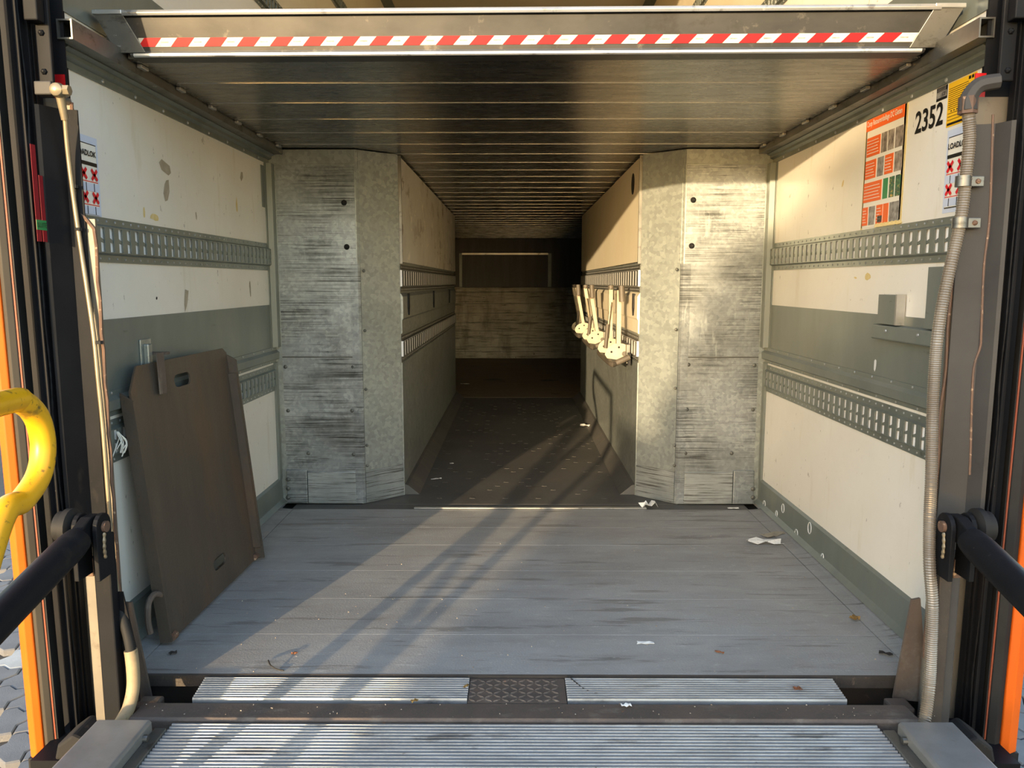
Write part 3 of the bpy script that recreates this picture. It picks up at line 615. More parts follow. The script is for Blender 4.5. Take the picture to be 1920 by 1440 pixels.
# ================================================================= ORANGE POSTS
for s in (-1, 1):
    oc = thing('corner_post', 'orange painted corner post with grey rubber seal %s' % ('beside the yellow rail on the left' if s < 0 else 'at the far right edge'), 'post', (s * 1.22, 1.88, -.1))
    yq = 1.885
    b0 = at(58 if s < 0 else 1905, 1415, 1, yq); 
    if s < 0: xo, xm, xi, xr, xl = at(56, 1400, 1, yq).x, at(72, 1400, 1, yq).x, at(83, 1400, 1, yq).x, at(100, 1400, 1, yq).x, at(106, 1400, 1, yq).x
    else: xo, xm, xi, xr, xl = at(1907, 1390, 1, yq).x, at(1888, 1390, 1, yq).x, at(1876, 1390, 1, yq).x, at(1852, 1390, 1, yq).x, at(1847, 1390, 1, yq).x
    zb = at(70, 1420, 1, yq).z if s < 0 else at(1890, 1410, 1, yq).z
    MB().prism([(xo, yq + .03), (xo, yq), (xm, yq - .012), (xi, yq - .002), (xi, yq + .04), (xo, yq + .06)], 2, zb, 2.3).lean(s * .024, zb, 2.3).build('post_body', M['orange'], oc, bevel=.003)
    MB().prism([(xi - s * .001, yq + .02), (xi - s * .001, yq + .002), ((xi + xr) / 2, yq - .004), (xr, yq + .006), (xr, yq + .03)], 2, zb + .02, 2.3).lean(s * .024, zb, 2.3).build('rubber_seal', M['greyrubber'] if s < 0 else M['rubber'], oc, bevel=.002)
    MB().box(xr - s * .001, xr - s * .005, yq + .008, yq + .04, zb + .03, 2.3).lean(s * .024, zb, 2.3).build('orange_strip', M['orange_dull'], oc)
    MB().box(xr - s * .0055, xl - s * .001, yq + .010, yq + .04, zb + .03, 2.3).lean(s * .024, zb, 2.3).build('grey_strip', M['rubber'], oc)
    MB().box(xo - s * -.003, xi, yq - .006, yq + .05, zb - .035, zb).build('foot', M['rubber'], oc)

# ================================================================= LIFT PLATFORM + SILL
pf = thing('lift_platform', 'ribbed aluminium tail lift platform with grey side boxes in front of the trailer', 'platform', (0, .4, -.06))
PB = .885
pts = []; y = 1.805
pts.append((y, -.04)); pts.append((y, 0.0))
while y > .75:
    pts += [(y - .0045, .0), (y - .006, -.0045), (y - .0115, -.0045), (y - .013, 0.0)]; y -= .013
pts += [(-1.2, 0.0), (-1.2, -.04)]
MB().prism(pts[::-1], 0, -PB, PB).build('ribbed_deck', M['ribbed'], pf)
for s in (-1, 1):
    MB().box(s * (PB + .001), s * .915, -1.2, 1.775, -.03, .006).build('edge_strip', M['alu_dull'], pf, bevel=.002)
    MB().prism([(s * .916, -.05), (s * .916, .028), (s * .922, .034), (s * 1.048, .034), (s * 1.055, .026), (s * 1.055, -.05)], 1, -1.2, 1.765).build('side_box', M['boxgrey'], pf, bevel=.003)
    MB().cyl((s * .905, 1.72, .012), (s * .917, 1.72, .012), .009, 10).build('hinge_pin', M['alu_dull'], pf)
sp = thing('sill_bridge', 'bridge plates and rusty beam between the platform and the trailer floor', 'sill', (0, 1.9, -.06))
MB().prism([(1.822, -.05), (1.822, -.004), (1.828, .002), (1.905, -.004), (1.912, -.01), (1.912, -.05)], 0, -1.005, 1.005).build('cross_beam', M['rust'], sp, bevel=.002)
def rib_plate(x0a, x0b, x1a, x1b, nm):
    ya, yb = 1.924, 2.040; n = 10; mb = MB(); prof = []
    st = (yb - ya) / n
    for i in range(n):
        y = ya + i * st; prof += [(y, -.005), (y + st * .12, .0), (y + st * .55, .0), (y + st * .68, -.005)]
    prof += [(yb, -.005), (yb, -.03), (ya, -.03)]
    L0 = lambda y: x0a + (x0b - x0a) * (y - ya) / (yb - ya); L1 = lambda y: x1a + (x1b - x1a) * (y - ya) / (yb - ya)
    k = len(prof); mb.v = [(L0(y), y, z) for y, z in prof] + [(L1(y), y, z) for y, z in prof]
    mb.f = [list(range(k))[::-1], list(range(k, 2 * k))] + [[i, (i + 1) % k, k + (i + 1) % k, k + i] for i in range(k)]
    return mb.build(nm, M['ribbed'], sp)
rib_plate(-.885, -.895, -.150, -.150, 'ribbed_plate'); rib_plate(.118, .118, .862, .868, 'ribbed_plate')
cp = MB().box(-.148, .116, 1.916, 2.04, -.03, -.006).build('chequer_plate', M['rust'], sp)
mb = MB()
for j in range(6):
    for i in range(12):
        x = -.138 + i * .0225; y = 1.926 + j * .020; a = R(35) if (i + j) % 2 else R(-35)
        u = Vector((math.cos(a), math.sin(a), 0)); v = Vector((-math.sin(a), math.cos(a), 0)); cc = Vector((x, y, -.006))
        if x > .108: continue
        mb.hexa([cc - u * .013, cc - v * .004, cc + u * .013, cc + v * .004, cc - u * .008 + Vector((0, 0, .003)), cc - v * .002 + Vector((0, 0, .003)), cc + u * .008 + Vector((0, 0, .003)), cc + v * .002 + Vector((0, 0, .003))])
mb.build('tread_lugs', M['rust'], cp)
MB().box(-1.06, 1.06, 1.912, 2.07, -.14, -.10).build('dark_pan', M['dark'], sp)
for s in (-1, 1):
    MB().box(s * .99, s * 1.05, 1.93, 1.99, -.10, -.03).build('rusty_block', M['rust'], sp, bevel=.006)
MB().prism([(2.046, -.035), (2.046, -.002), (2.052, .0005), (2.056, -.002), (2.056, -.035)], 0, -1.11, 1.11).build('floor_nosing', M['greasy'], sp)  # dark tone paints in the shaded gap at the floor edge

# ================================================================= YELLOW HANDRAIL
hr = thing('handrail', 'yellow tubular handrail loop on the left side of the platform', 'handrail', (-.96, .7, .03))
HX = -1.018
loop = smooth_path([(HX, .41, .85), (HX, 1.0, .857), at(0, 757, 0, HX), at(42, 755, 0, HX), at(70, 785, 0, HX), at(81, 835, 0, HX), at(73, 890, 0, HX), at(42, 938, 0, HX), at(0, 978, 0, HX), (HX + .03, 1.27, .45), (HX + .05, 1.06, .034)], 8)
MB().tube(loop, .0245, 18).build('rail_loop', M['yellow'], hr, smooth=True)
MB().cyl((HX, .41, .034), (HX, .41, .85), .025, 18).build('rail_post', M['yellow'], hr, smooth=True)
for y in (.41, 1.06): MB().box(HX - .03, HX + .08, y - .05, y + .05, .034, .042).build('foot_plate', M['yellow'], hr)

# ================================================================= HOSES
hs = thing('flexible_hose', 'ribbed metal hose clamped down the right column', 'hose', (1.15, 2.05, 0))
pix = [(1815, 205, 1.955), (1818, 260, 1.957), (1811, 330, 1.963), (1806, 380, 1.965), (1798, 430, 1.965), (1782, 500, 1.965), (1767, 570, 1.965), (1757, 640, 1.965), (1751, 720, 1.965), (1748, 800, 1.955), (1746, 900, 1.93), (1743, 980, 1.88), (1743, 1060, 1.855), (1748, 1130, 1.85), (1746, 1210, 1.84), (1742, 1290, 1.83), (1732, 1365, 1.79)]
path = smooth_path([at(a, b, 1, y) for a, b, y in pix], 10)
fine = []
for a, b in zip(path, path[1:]):
    n = max(2, int((b - a).length / .0026)); fine += [a.lerp(b, k / n) for k in range(n)]
MB().tube(fine, [.0150 if (i // 1) % 2 else .0132 for i in range(len(fine))], 14).build('ribbed_sleeve', M['hose'], hs, smooth=False)
mb = MB(); el = smooth_path([at(1814, 208, 1, 1.955), at(1817, 183, 1, 1.955), at(1836, 160, 1, 1.95), at(1874, 152, 1, 1.94)], 5)
mb.tube(el, [.022 - .004 * i / len(el) for i in range(len(el))], 8); mb.build('elbow', M['charcoal'], hs, bevel=.001)
MB().cyl(at(1814, 214, 1, 1.955), at(1816, 182, 1, 1.955), .022, 6).build('elbow_collar', M['rust_edge'], hs)
for (cx, cy) in ((1806, 340), (1800, 418)):
    a = at(cx, cy, 1, 1.965)
    MB().cyl(a - Vector((0, 0, .013)), a + Vector((0, 0, .013)), .0185, 16).build('clamp', M['alu_dull'], hs, smooth=True)
    MB().box(a.x + .010, a.x + .052, 1.963, 1.967, a.z - .013, a.z + .013).build('clamp_tab', M['alu_dull'], hs, bevel=.003)
    MB().dome((a.x + .036, 1.963, a.z), (0, -1, 0), .007, .006, 8).build('clamp_bolt', M['rust_edge'], hs)
wr = smooth_path([at(a, b, 1, 1.925) for a, b in ((1862, 215), (1856, 400), (1845, 500), (1840, 620), (1838, 650), (1826, 690), (1822, 760), (1820, 840), (1818, 890))], 6)
o = MB().tube(wr, .003, 6).build('rusty_cable', M['rust_edge'], None, smooth=True)
tag(o, 'thin rusty cable running down beside the right guard plate', 'cable')

lh = thing('brake_line', 'thin metal line with ball joint down the edge of the left column', 'hose', (-1.18, 2.08, 1.5))
pl = smooth_path([at(a, b, 1, y) for a, b, y in ((122, 222, 1.955), (128, 290, 1.97), (138, 370, 1.98), (148, 440, 1.985), (163, 540, 1.988), (176, 630, 1.988), (185, 720, 1.988), (193, 800, 1.988), (203, 930, 1.985), (213, 1050, 1.98), (222, 1120, 1.965))], 8)
MB().tube(pl, .0058, 10).build('metal_line', M['brass'], lh, smooth=True)
bj = at(111, 170, 1, 1.935)
MB().tube([bj + Vector((0, .03, 0)), bj + Vector((0, .012, 0)), bj + Vector((0, -.004, 0)), bj + Vector((0, -.016, 0)), bj + Vector((0, -.022, 0))], [.010, .015, .018, .015, .007], 16).build('ball_joint', M['brass'], lh, smooth=True)
MB().cyl(at(113, 180, 1, 1.94), at(122, 225, 1, 1.955), .0105, 12, .0085).build('ferrule', M['brass'], lh, smooth=True)
MB().cyl(bj + Vector((.012, -.004, 0)), bj + Vector((.028, -.004, 0)), .012, 6).build('hex_nut', M['brass'], lh)
a = at(88, 168, 1, 1.945)
MB().box(a.x - .02, a.x + .022, 1.925, 1.957, a.z - .016, a.z + .016).build('mount_block', M['charcoal'], lh, bevel=.003)
hpix = [(222, 1118, 1.93), (231, 1160, 1.90), (241, 1198, 1.885), (248, 1240, 1.88), (250, 1285, 1.875), (242, 1325, 1.855), (228, 1352, 1.82), (218, 1368, 1.79)]
pth = smooth_path([at(a, b, 1, y) for a, b, y in hpix], 8); kk = int(len(pth) * .36)
MB().tube(pth[:kk + 1], .0125, 12).build('black_hose', M['rubber'], lh, smooth=True)
MB().tube(pth[kk:], .0165, 14).build('tan_sleeve', M['tanhose'], lh, smooth=True)
for q in ((140, 350), (147, 430), (186, 642)):
    p = at(q[0], q[1], 1, 1.985); MB().cyl(p - Vector((0, 0, .004)), p + Vector((0, 0, .004)), .009, 8).build('cable_tie', M['rubber'], lh)

# ================================================================= STEEL RAMP PLATE (left)
rp = thing('loading_plate', 'brown rusty steel loading plate leaning against the left wall', 'steel plate', (-1.08, 2.6, 0))
Wp, Hp = .715, .845
B0 = Vector((-1.075, 2.225, 0.012)); tilt = R(5.5)
ux = Vector((0.03, 1, 0)).normalized(); uz = Vector((-math.sin(tilt), 0, math.cos(tilt))).normalized(); un = ux.cross(uz).normalized()   # facing +x
PX = lambda u, v, d=0.0: B0 + ux * u + uz * v + un * d
def plate_with_holes(outer, holes, d0, d1):
    bm = bmesh.new()
    loops = []
    for lp in [outer] + holes:
        vs_ = [bm.verts.new(PX(u, v, d1)) for u, v in lp]; loops.append(vs_)
        for i in range(len(vs_)): bm.edges.new((vs_[i], vs_[(i + 1) % len(vs_)]))
    bmesh.ops.triangle_fill(bm, use_beauty=True, edges=bm.edges[:], use_dissolve=False)
    fs = bm.faces[:]
    r = bmesh.ops.extrude_face_region(bm, geom=fs)
    off = un * (d0 - d1)
    for e in r['geom']:
        if isinstance(e, bmesh.types.BMVert): e.co += off
    bmesh.ops.recalc_face_normals(bm, faces=bm.faces)
    me = bpy.data.meshes.new('plate'); bm.to_mesh(me); bm.free(); return me
def slot(cu_, cv, hw, hh, r):
    pts = []
    for (sx, sy, a0) in ((1, 1, 0), (-1, 1, 90), (-1, -1, 180), (1, -1, 270)):
        for k in range(5):
            a = R(a0 + k * 22.5); pts.append((cu_ + sx * (hw - r) + r * math.cos(a), cv + sy * (hh - r) + r * math.sin(a)))
    return pts
outer = [(0.0, 0), (Wp, 0), (Wp, Hp - .02), (Wp - .03, Hp), (.055, Hp), (.03, Hp - .03), (.012, Hp - .055), (0, Hp - .07)]
me = plate_with_holes(outer, [slot(.33, Hp - .075, .058, .021, .02), slot(.40, .105, .05, .021, .02)], -.006, 0)
link('plate', me, M['plate'], rp)
for (ua, ub, vt) in ((-.008, .0, Hp - .07), (Wp, Wp + .008, Hp - .02)):
    mb = MB(); q = []
    for d in (-.05, .018):
        q.append((d,))
    dA, dB = (-.03, .006) if ua < 0 else (-.012, .032)
    mb.hexa([PX(ua, 0, dA), PX(ub, 0, dA), PX(ub, 0.0, dB), PX(ua, 0.0, dB), PX(ua, vt, dA), PX(ub, vt, dA), PX(ub, vt - .03, dB), PX(ua, vt - .03, dB)])
    mb.build('side_lip', M['plate'], rp)
mb = MB(); mb.hexa([PX(Wp - .012, .05, .0), PX(Wp, .05, .0), PX(Wp, .05, .03), PX(Wp - .012, .05, .03), PX(Wp - .012, Hp - .1, .0), PX(Wp, Hp - .1, .0), PX(Wp, Hp - .1, .03), PX(Wp - .012, Hp - .1, .03)])
mb.build('stiffener', M['plate'], rp)
for u in (.012, Wp - .012): MB().cyl(PX(u - .012, .012, .004), PX(u + .012, .012, .004), .012, 8).build('weld_foot', M['rust_edge'], rp)
hk = smooth_path([PX(-.002, .15, -.005), PX(-.03, .165, -.01), PX(-.06, .15, -.015), PX(-.07, .10, -.02), PX(-.068, .06, -.02)], 5)
MB().tube(hk, .009, 8).build('hook', M['rust'], rp, smooth=True)

wh = thing('wall_latch', 'galvanised wall latch with rusty strap holding the brown plate', 'latch', (-1.19, 2.4, .86))
p = at(272, 662, 0, -1.195)
MB().box(-1.196, -1.190, p.y - .035, p.y + .035, p.z - .045, p.z + .045).build('base_plate', M['galv2'], wh, bevel=.002)
MB().box(-1.190, -1.172, p.y - .022, p.y + .004, p.z - .038, p.z + .03).build('hinge_block', M['galv2'], wh, bevel=.004)
MB().box(-1.190, -1.130, p.y + .004, p.y + .03, p.z - .006, p.z + .002).build('hasp', M['rust'], wh)
t0 = Vector((-1.135, p.y + .02, p.z + .004)); t1 = PX(.165, Hp - .10, .010); t0.y = t1.y
dv = (t1 - t0); wv = Vector((0, 1, 0)) * .022
nv = Vector((.004, 0, 0))
MB().hexa([t0 - wv, t0 + wv, t0 + wv + nv, t0 - wv + nv, t1 - wv, t1 + wv, t1 + wv + nv, t1 - wv + nv]).build('strap', M['rust'], wh)

fr = thing('frayed_strap', 'frayed white strap ends behind the brown plate', 'strap', (-1.18, 2.2, .6))
for k in range(9):
    b = at(222 + random.uniform(-4, 4), 812 + random.uniform(-5, 5), 0, -1.18); e = at(222 + random.uniform(-14, 14), 848 + random.uniform(-6, 10), 0, -1.17)
    m_ = (b + e) / 2 + Vector((random.uniform(0, .02), random.uniform(-.02, .02), 0))
    MB().tube(smooth_path([b, m_, e], 4), .0016, 5).build('strand', M['pr_white'], fr)

# ================================================================= FOLDING BRACKETS (right corridor wall)
def bracket(label, y, lean, h):
    t = thing('folding_bracket', label, 'folding bracket', (CXI - .017, y, .70), 'folding brackets on the corridor wall')
    for k, yo in enumerate((-.19, .18)):
        x0 = -.055
        pts = [(-.022, yo - .022), (.012, yo - .022), (.012, yo + .022), (-.022, yo + .022)]
        base = Vector((x0, yo, .045)); top = Vector((x0 - lean, yo + .01, .36))
        mb = MB(); 
        d1 = Vector((.012, 0, 0)); d2 = Vector((0, .021, 0))
        mb.hexa([base - d1 - d2, base + d1 - d2, base + d1 + d2, base - d1 + d2, top - d1 - d2, top + d1 - d2, top + d1 + d2, top - d1 + d2])
        mb.build('arm', M['arm'], t, local=True, bevel=.002)
        half = [(x0 + .01 + .075 * math.cos(a) - .01, .015 + .062 * math.sin(a)) for a in [math.pi * i / 10 for i in range(11)]] + [(x0 - .062, -.005), (x0 + .05, -.02)]
        mb = MB(); mb.prism([(q[0], q[1]) for q in half], 1, yo - .030, yo - .024); mb.build('pivot_plate', M['arm'], t, local=True)
        MB().cyl((x0 + .03, yo - .036, .02), (x0 + .03, yo - .022, .02), .014, 12).build('pivot_bolt', M['grip'], t, local=True, smooth=True)
        for hx_, hz_ in ((-.04, .03), (.0, .055)): MB().cyl((x0 + hx_, yo - .0315, hz_), (x0 + hx_, yo - .0295, hz_), .006, 8).build('plate_hole', M['dark'], t, local=True)
        gy = yo - .05 if k == 0 else yo + .045
        MB().cyl((x0 - lean + .01, gy, .30), (x0 - lean + .005, gy, .385), .017, 12).build('top_grip', M['grip'], t, local=True, smooth=True)
        MB().cyl((x0 - lean + .01, gy, .365), (x0 - lean, yo, .350), .006, 8).build('grip_pin', M['grip'], t, local=True)
    u = smooth_path([(-.01, -.30, .01), (-.085, -.31, -.022), (-.105, -.29, -.025), (-.105, .28, -.022), (-.08, .31, -.015), (-.01, .30, .01)], 5)
    MB().tube(u, .016, 10).build('lower_bar', M['grip'], t, local=True, smooth=True)
    MB().box(-.02, 0, -.27, .27, -.03, .075).build('back_plate', M['alu_dull'], t, local=True, bevel=.003)
    MB().cyl((-.06 - lean * .8, .13, .29), (-.075, .14, .12), .005, 8).build('strut_rod', M['brass'], t, local=True)
    MB().cyl((-.075, .14, .16), (-.085, .145, .02), .011, 10).build('strut_body', M['grip'], t, local=True, smooth=True)
    MB().box(-.016, -.002, -.30, -.25, -.035, .03).build('stop_block', M['rubber'], t, local=True)
    return t
bracket('nearest of three cream folding brackets on the right corridor wall', 4.36, .0, .3)
bracket('middle of three cream folding brackets on the right corridor wall', 5.42, .055, .3)
bracket('farthest of three cream folding brackets on the right corridor wall', 6.50, .06, .3)

# ================================================================= SHELF BRACKETS ON THE RIGHT WALL
sb = thing('wall_bracket', 'grey metal ledge with upright plates on the right wall near the hose', 'bracket', (1.19, 2.35, .9))
a, b = at(1647, 606, 0, 1.19), at(1752, 632, 0, 1.19)
MB().prism([(1.196, a.z - .052), (1.172, a.z - .050), (1.168, a.z - .046), (1.168, a.z - .004), (1.196, a.z)], 1, 2.20, a.y).build('ledge', M['band'], sb, bevel=.001)
p0, p1 = at(1655, 552, 0, 1.185), at(1686, 603, 0, 1.185)
MB().box(1.172, 1.196, p1.y, p0.y, a.z + .001, p0.z).build('upright_block', M['band'], sb, bevel=.001)
MB().box(1.168, 1.196, p1.y - .010, p1.y - .001, a.z + .001, p0.z + .002).build('bright_edge', M['alu'], sb)
MB().box(1.172, 1.196, 2.18, 2.255, a.z + .001, 1.145).build('upright_plate', M['band'], sb, bevel=.001)
for yq in (2.28, 2.48): MB().dome((1.168, yq, a.z - .02), (-1, 0, 0), .006, .004, 8).build('ledge_screw', M['alu'], sb)

# ================================================================= STICKERS, POSTER AND NUMBER ON THE RIGHT WALL
XD, YD = (0, -1, 0), (0, 0, 1)
def rwall(par, y0, y1, z0, z1, m, nm, lay=1, skewz=0):   # y0 > y1: y0 is the left edge as read
    x = WX - .0012 * lay
    return MB().box(x, x + .0010, y1, y0, z0, z1).build(nm, m, par)
po = thing('poster', 'orange and white printed poster with product photos on the right wall', 'poster', (1.19, 2.63, 1.29))
A, Bq = 2.772, 2.498; Z0, Z1 = 1.290, 1.656
rwall(po, A, Bq, Z0, Z1, M['pr_white'], 'sheet')
W_, H_ = A - Bq, Z1 - Z0
def pr(u0, u1, v0, v1, m, nm='print', lay=2): rwall(po, A - u0 * W_, A - u1 * W_, Z0 + v0 * H_, Z0 + v1 * H_, M[m], nm, lay)
pr(.0, .96, .895, 1.0, 'pr_orange', 'header')
text('Coop Retouremballage DC Gieten', .024, M['pr_white'], po, (WX - .0034, A - .03 * W_, Z0 + .918 * H_), XD, YD, width=.243, bold=.012)
ROWS = [((.04, .40, 'pr_orange'), (.43, .58, 'pr_photo'), (.60, .75, 'pr_photo'), (.78, .97, 'pr_photo'), .655, .83),
        ((.03, .32, 'pr_orange'), (.36, .52, 'pr_grey'), (.55, .76, 'pr_orange'), (.79, .97, 'pr_photo'), .45, .62),
        ((.02, .50, 'pr_orange'), (.54, .66, 'pr_green'), (.70, .82, 'pr_photo2'), (.85, .97, 'pr_photo2'), .235, .415),
        ((.02, .17, 'pr_orange'), (.20, .36, 'pr_grey'), (.40, .56, 'pr_orange'), (.74, .97, 'pr_grey'), .02, .19)]
for row in ROWS:
    v0, v1 = row[-2], row[-1]
    for (u0, u1, m) in row[:-2]:
        pr(u0, u1, v0, v1, m, 'colour_block' if m == 'pr_orange' else 'printed_photo')
        if m == 'pr_orange':
            for k in range(5): pr(u0 + .02, u1 - .03 - .02 * (k % 3), v0 + (v1 - v0) * (.15 + .16 * k), v0 + (v1 - v0) * (.18 + .16 * k), 'pr_white', 'print_line', 3)
pr(.58, .71, .02, .19, 'pr_orange', 'colour_block'); pr(.45, .56, .03, .09, 'pr_black', 'printed_photo', 3)
for s_ in ((A + .004, A - .006), (Bq + .012, Bq - .010)): rwall(po, s_[0], s_[1], Z0 - .006, Z1, M['stain_y'], 'clear_tape', 1)
for k in range(7):
    y = Bq - .02 + k * .025; MB().poly([(WX - .002, y, 1.288), (WX - .012, y + .02, 1.284), (WX - .006, y + .03, 1.296), (WX - .002, y + .012, 1.30)]).build('torn_shred', M['stain_y'], po)

nd = thing('number_decal', 'black number 2352 on the white right wall', 'number', (1.19, 2.36, 1.5))
p0 = at(1718, 252, 0, WX - .001)
text('2352', .066, M['pr_black'], nd, (WX - .0012, 2.438, 1.549), XD, YD, width=.155, bold=.022, name='digits')

ss = thing('inspection_sticker', 'small black and grey inspection sticker above the number', 'sticker', (1.19, 2.29, 1.6))
yA, yB = 2.326, 2.270
rwall(ss, yA, yB, 1.619, 1.656, M['pr_black'], 'sheet'); rwall(ss, yA - .002, yB + .002, 1.626, 1.643, M['pr_grey'], 'grey_field', 2)
for k in range(3): rwall(ss, yA - .006, yB + .008, 1.645 + k * .0035, 1.646 + k * .0035, M['pr_grey'], 'print_line', 2)
text('CE', .011, M['pr_black'], ss, (WX - .0032, yB + .020, 1.629), XD, YD, width=.014, bold=.01)
ys = thing('load_chart_sticker', 'yellow load chart sticker at the top of the right wall', 'sticker', (1.19, 2.2, 1.5))
yA, yB, z0, z1 = 2.264, 2.13, 1.535, 1.655
rwall(ys, yA, yB, z0, z1, M['pr_yellow'], 'sheet')
for k in range(11): rwall(ys, yA - .006, yB + .016 + .004 * abs(5 - k), z0 + .048 + k * .0055, z0 + .049 + k * .0055, M['pr_black'], 'chart_line', 2)
for k in range(3): rwall(ys, yA - .006, yB + .01, z0 + .018 + k * .009, z0 + .019 + k * .009, M['pr_black'], 'chart_line', 2)
for k in range(6): rwall(ys, yA - .02 - k * .014, yA - .025 - k * .014, z0 + .0405, z0 + .0435, M['pr_black'], 'chart_mark', 2)
for k in range(2): rwall(ys, yB + .035 - k * .014, yB + .026 - k * .014, z1 - .012, z1 - .004, M['pr_black'], 'chart_mark', 2)
rwall(ys, yA - .006, yB + .03, z0 + .004, z0 + .010, M['pr_black'], 'chart_line', 2)
for s, nm in ((-1, 'left'), (1, 'right')):
    ll = thing('load_bar_sticker', 'pale load bar instruction sticker with red crosses on the %s wall' % nm, 'sticker', (s * 1.19, 2.2, 1.45), 'load bar instruction stickers')
    yF, yN = 2.252, 2.108; z0, z1 = 1.296, 1.525
    if s < 0: yF = 2.225; yN = 2.08; z0, z1 = 1.285, 1.50
    def rr_(y0, y1, za, zb, m, nm_, lay):
        x = s * (WX - .0012 * lay); MB().box(x, x + s * .0010, y1, y0, za, zb).build(nm_, M[m], ll)
    rr_(yF, yN, z0, z1, 'pr_blue', 'sheet', 1)
    rr_(yF - .010, yN + .01, z0 + .012, z1 - .02, 'pr_black', 'frame', 2); rr_(yF - .013, yN + .013, z0 + .015, z1 - .023, 'pr_white', 'field', 3)
    rr_(yF - .013, yN + .013, z1 - .080, z1 - .070, 'pr_black', 'bar', 4)
    xd = (0, -1, 0) if s > 0 else (0, 1, 0)
    text('LOADLOK', .016, M['pr_black'], ll, (s * (WX - .0055), (yF - .016) if s > 0 else (yN + .03), z1 - .055), xd, YD, width=.098, bold=.03)
    for zc in (z1 - .103, z1 - .166):
        rr_(yF - .014, yN + .014, zc - .021, zc - .019, 'pr_red', 'red_line', 4)
        rr_(yF - .014, yN + .014, zc - .046, zc - .024, 'pr_blue', 'pallet_drawing', 4)
        for yy_ in (yF - .035, yF - .075): rr_(yy_, yy_ - .002, zc - .046, zc - .024, 'pr_black', 'drawing_line', 5)
        for yc in (yF - .032, yF - .085):
            for a_ in (1, -1):
                x = s * (WX - .0060); u = Vector((0, .014, .014 * a_)); v = Vector((0, -.0035 * a_, .0035)); cc = Vector((x, yc, zc))
                MB().poly([cc - u - v, cc + u - v, cc + u + v, cc - u + v]).build('red_cross', M['pr_red'], ll)

# ---------------------------------------------------------------- marks on the walls
def blot(par, s, px, py, w_, h_, m, nm, ang=0, n=9, lay=1.0, seed=0):
    rnd = random.Random(seed); c_ = at(px, py, 0, s * (WX - .0008)); pts = []
    for i in range(n):
        a = 2 * math.pi * i / n; r = rnd.uniform(.65, 1.1); u, v = w_ * r * math.cos(a), h_ * r * math.sin(a)
        pts.append((s * (WX - .0008 * lay), c_.y + u * math.cos(ang) - v * math.sin(ang), c_.z + u * math.sin(ang) + v * math.cos(ang)))
    MB().poly(pts).build(nm, m, par)
wl = walls[-1]
blot(wl, -1, 310, 315, .06, .022, M['stain'], 'tape_residue', -.25, 6, seed=1); blot(wl, -1, 312, 355, .022, .045, M['stain'], 'tape_residue', -.2, 7, seed=2)
blot(wl, -1, 453, 330, .03, .018, M['stain'], 'tape_residue', .9, 5, seed=3); blot(wl, -1, 368, 405, .008, .024, M['stain'], 'tape_residue', 0.1, 5, seed=4)
blot(wl, -1, 290, 408, .03, .012, M['stain_y'], 'glue_stain', 0, 9, seed=5); blot(wl, -1, 270, 398, .008, .02, M['stain_y'], 'glue_stain', 0, 8, seed=6)
blot(wl, -1, 444, 385, .012, .04, M['stain_y'], 'glue_stain', 0, 8, seed=7); blot(wl, -1, 349, 560, .02, .045, M['stain'], 'tape_residue', -.3, 8, seed=8)
blot(wl, -1, 469, 540, .01, .045, M['stain'], 'tape_residue', 0, 7, seed=9); blot(wl, -1, 294, 559, .006, .006, M['dark'], 'dent', 0, 8, seed=10)
wr_ = walls[1]
blot(wr_, 1, 1627, 519, .026, .014, M['stain_y'], 'glue_stain', 0, 9, seed=11); blot(wr_, 1, 1604, 521, .016, .004, M['stain_y'], 'glue_stain', .1, 7, seed=12)
blot(wr_, 1, 1580, 345, .008, .018, M['stain_y'], 'glue_stain', .5, 6, seed=13)
blot(wr_, 1, 1643, 685, .011, .022, M['chalk'], 'scuff', 0, 8, lay=6.2, seed=14)
for (px, py, w_, h_) in ((1433, 947, .016, .022), (1456, 963, .012, .014), (1468, 953, .016, .02), (1493, 1001, .017, .02), (1518, 990, .017, .024), (1542, 1047, .012, .02)):
    p = at(px, py, 0, WX - .0125); ring = [(WX - .0128, p.y + w_ * math.cos(a), p.z + h_ * math.sin(a)) for a in [2 * math.pi * i / 14 for i in range(15)]]
    MB().tube(ring, .0016, 5).build('chalk_mark', M['chalk'], wr_)

# ================================================================= LITTER
def scrap(name, label, cat, px, py, size, m, ang=0, fold=.3, aspect=.5, z=0.0015, grp=None, seed=0):
    rnd = random.Random(seed); c_ = at(px, py, 2, z); n = 5; mb = MB()
    rows = []
    for j in range(3):
        row = []
        for i in range(n):
            u = (i / (n - 1) - .5) * size * 2 * (1 - .15 * rnd.random()); v = (j - 1) * .5 * size * aspect * 2 * (1 - .25 * rnd.random())
            zz = abs(math.sin(i * 1.9 + j + seed)) * size * fold
            row.append((c_.x + u * math.cos(ang) - v * math.sin(ang), c_.y + u * math.sin(ang) + v * math.cos(ang), z + zz))
        rows.append(row)
    for r_ in rows: mb.v += r_
    for j in range(2):
        for i in range(n - 1): mb.f.append([j * n + i, j * n + i + 1, (j + 1) * n + i + 1, (j + 1) * n + i])
    o = mb.build(name, m, None, smooth=False)
    mod = o.modifiers.new('thick', 'SOLIDIFY'); mod.thickness = .0008; mod.offset = 1
    return tag(o, label, cat, grp)
scrap('paper_receipt', 'crumpled printed receipt on the floor near the right wall', 'paper', 1434, 1019, .075, M['paper_print'], -.15, .25, .38, seed=1)
scrap('plastic_film', 'clear grey plastic scrap beside the crumpled receipt', 'plastic', 1450, 1003, .06, M['stain'], .5, .1, .4, seed=12)
scrap('paper_scrap', 'folded white paper at the foot of the right wheel housing', 'paper', 1216, 952, .042, M['paper'], .5, .75, .7, seed=2)
scrap('paper_scrap', 'torn white paper scrap lying alone on the right floor planks', 'paper', 1210, 1206, .028, M['paper'], 0, .1, .3, seed=3)
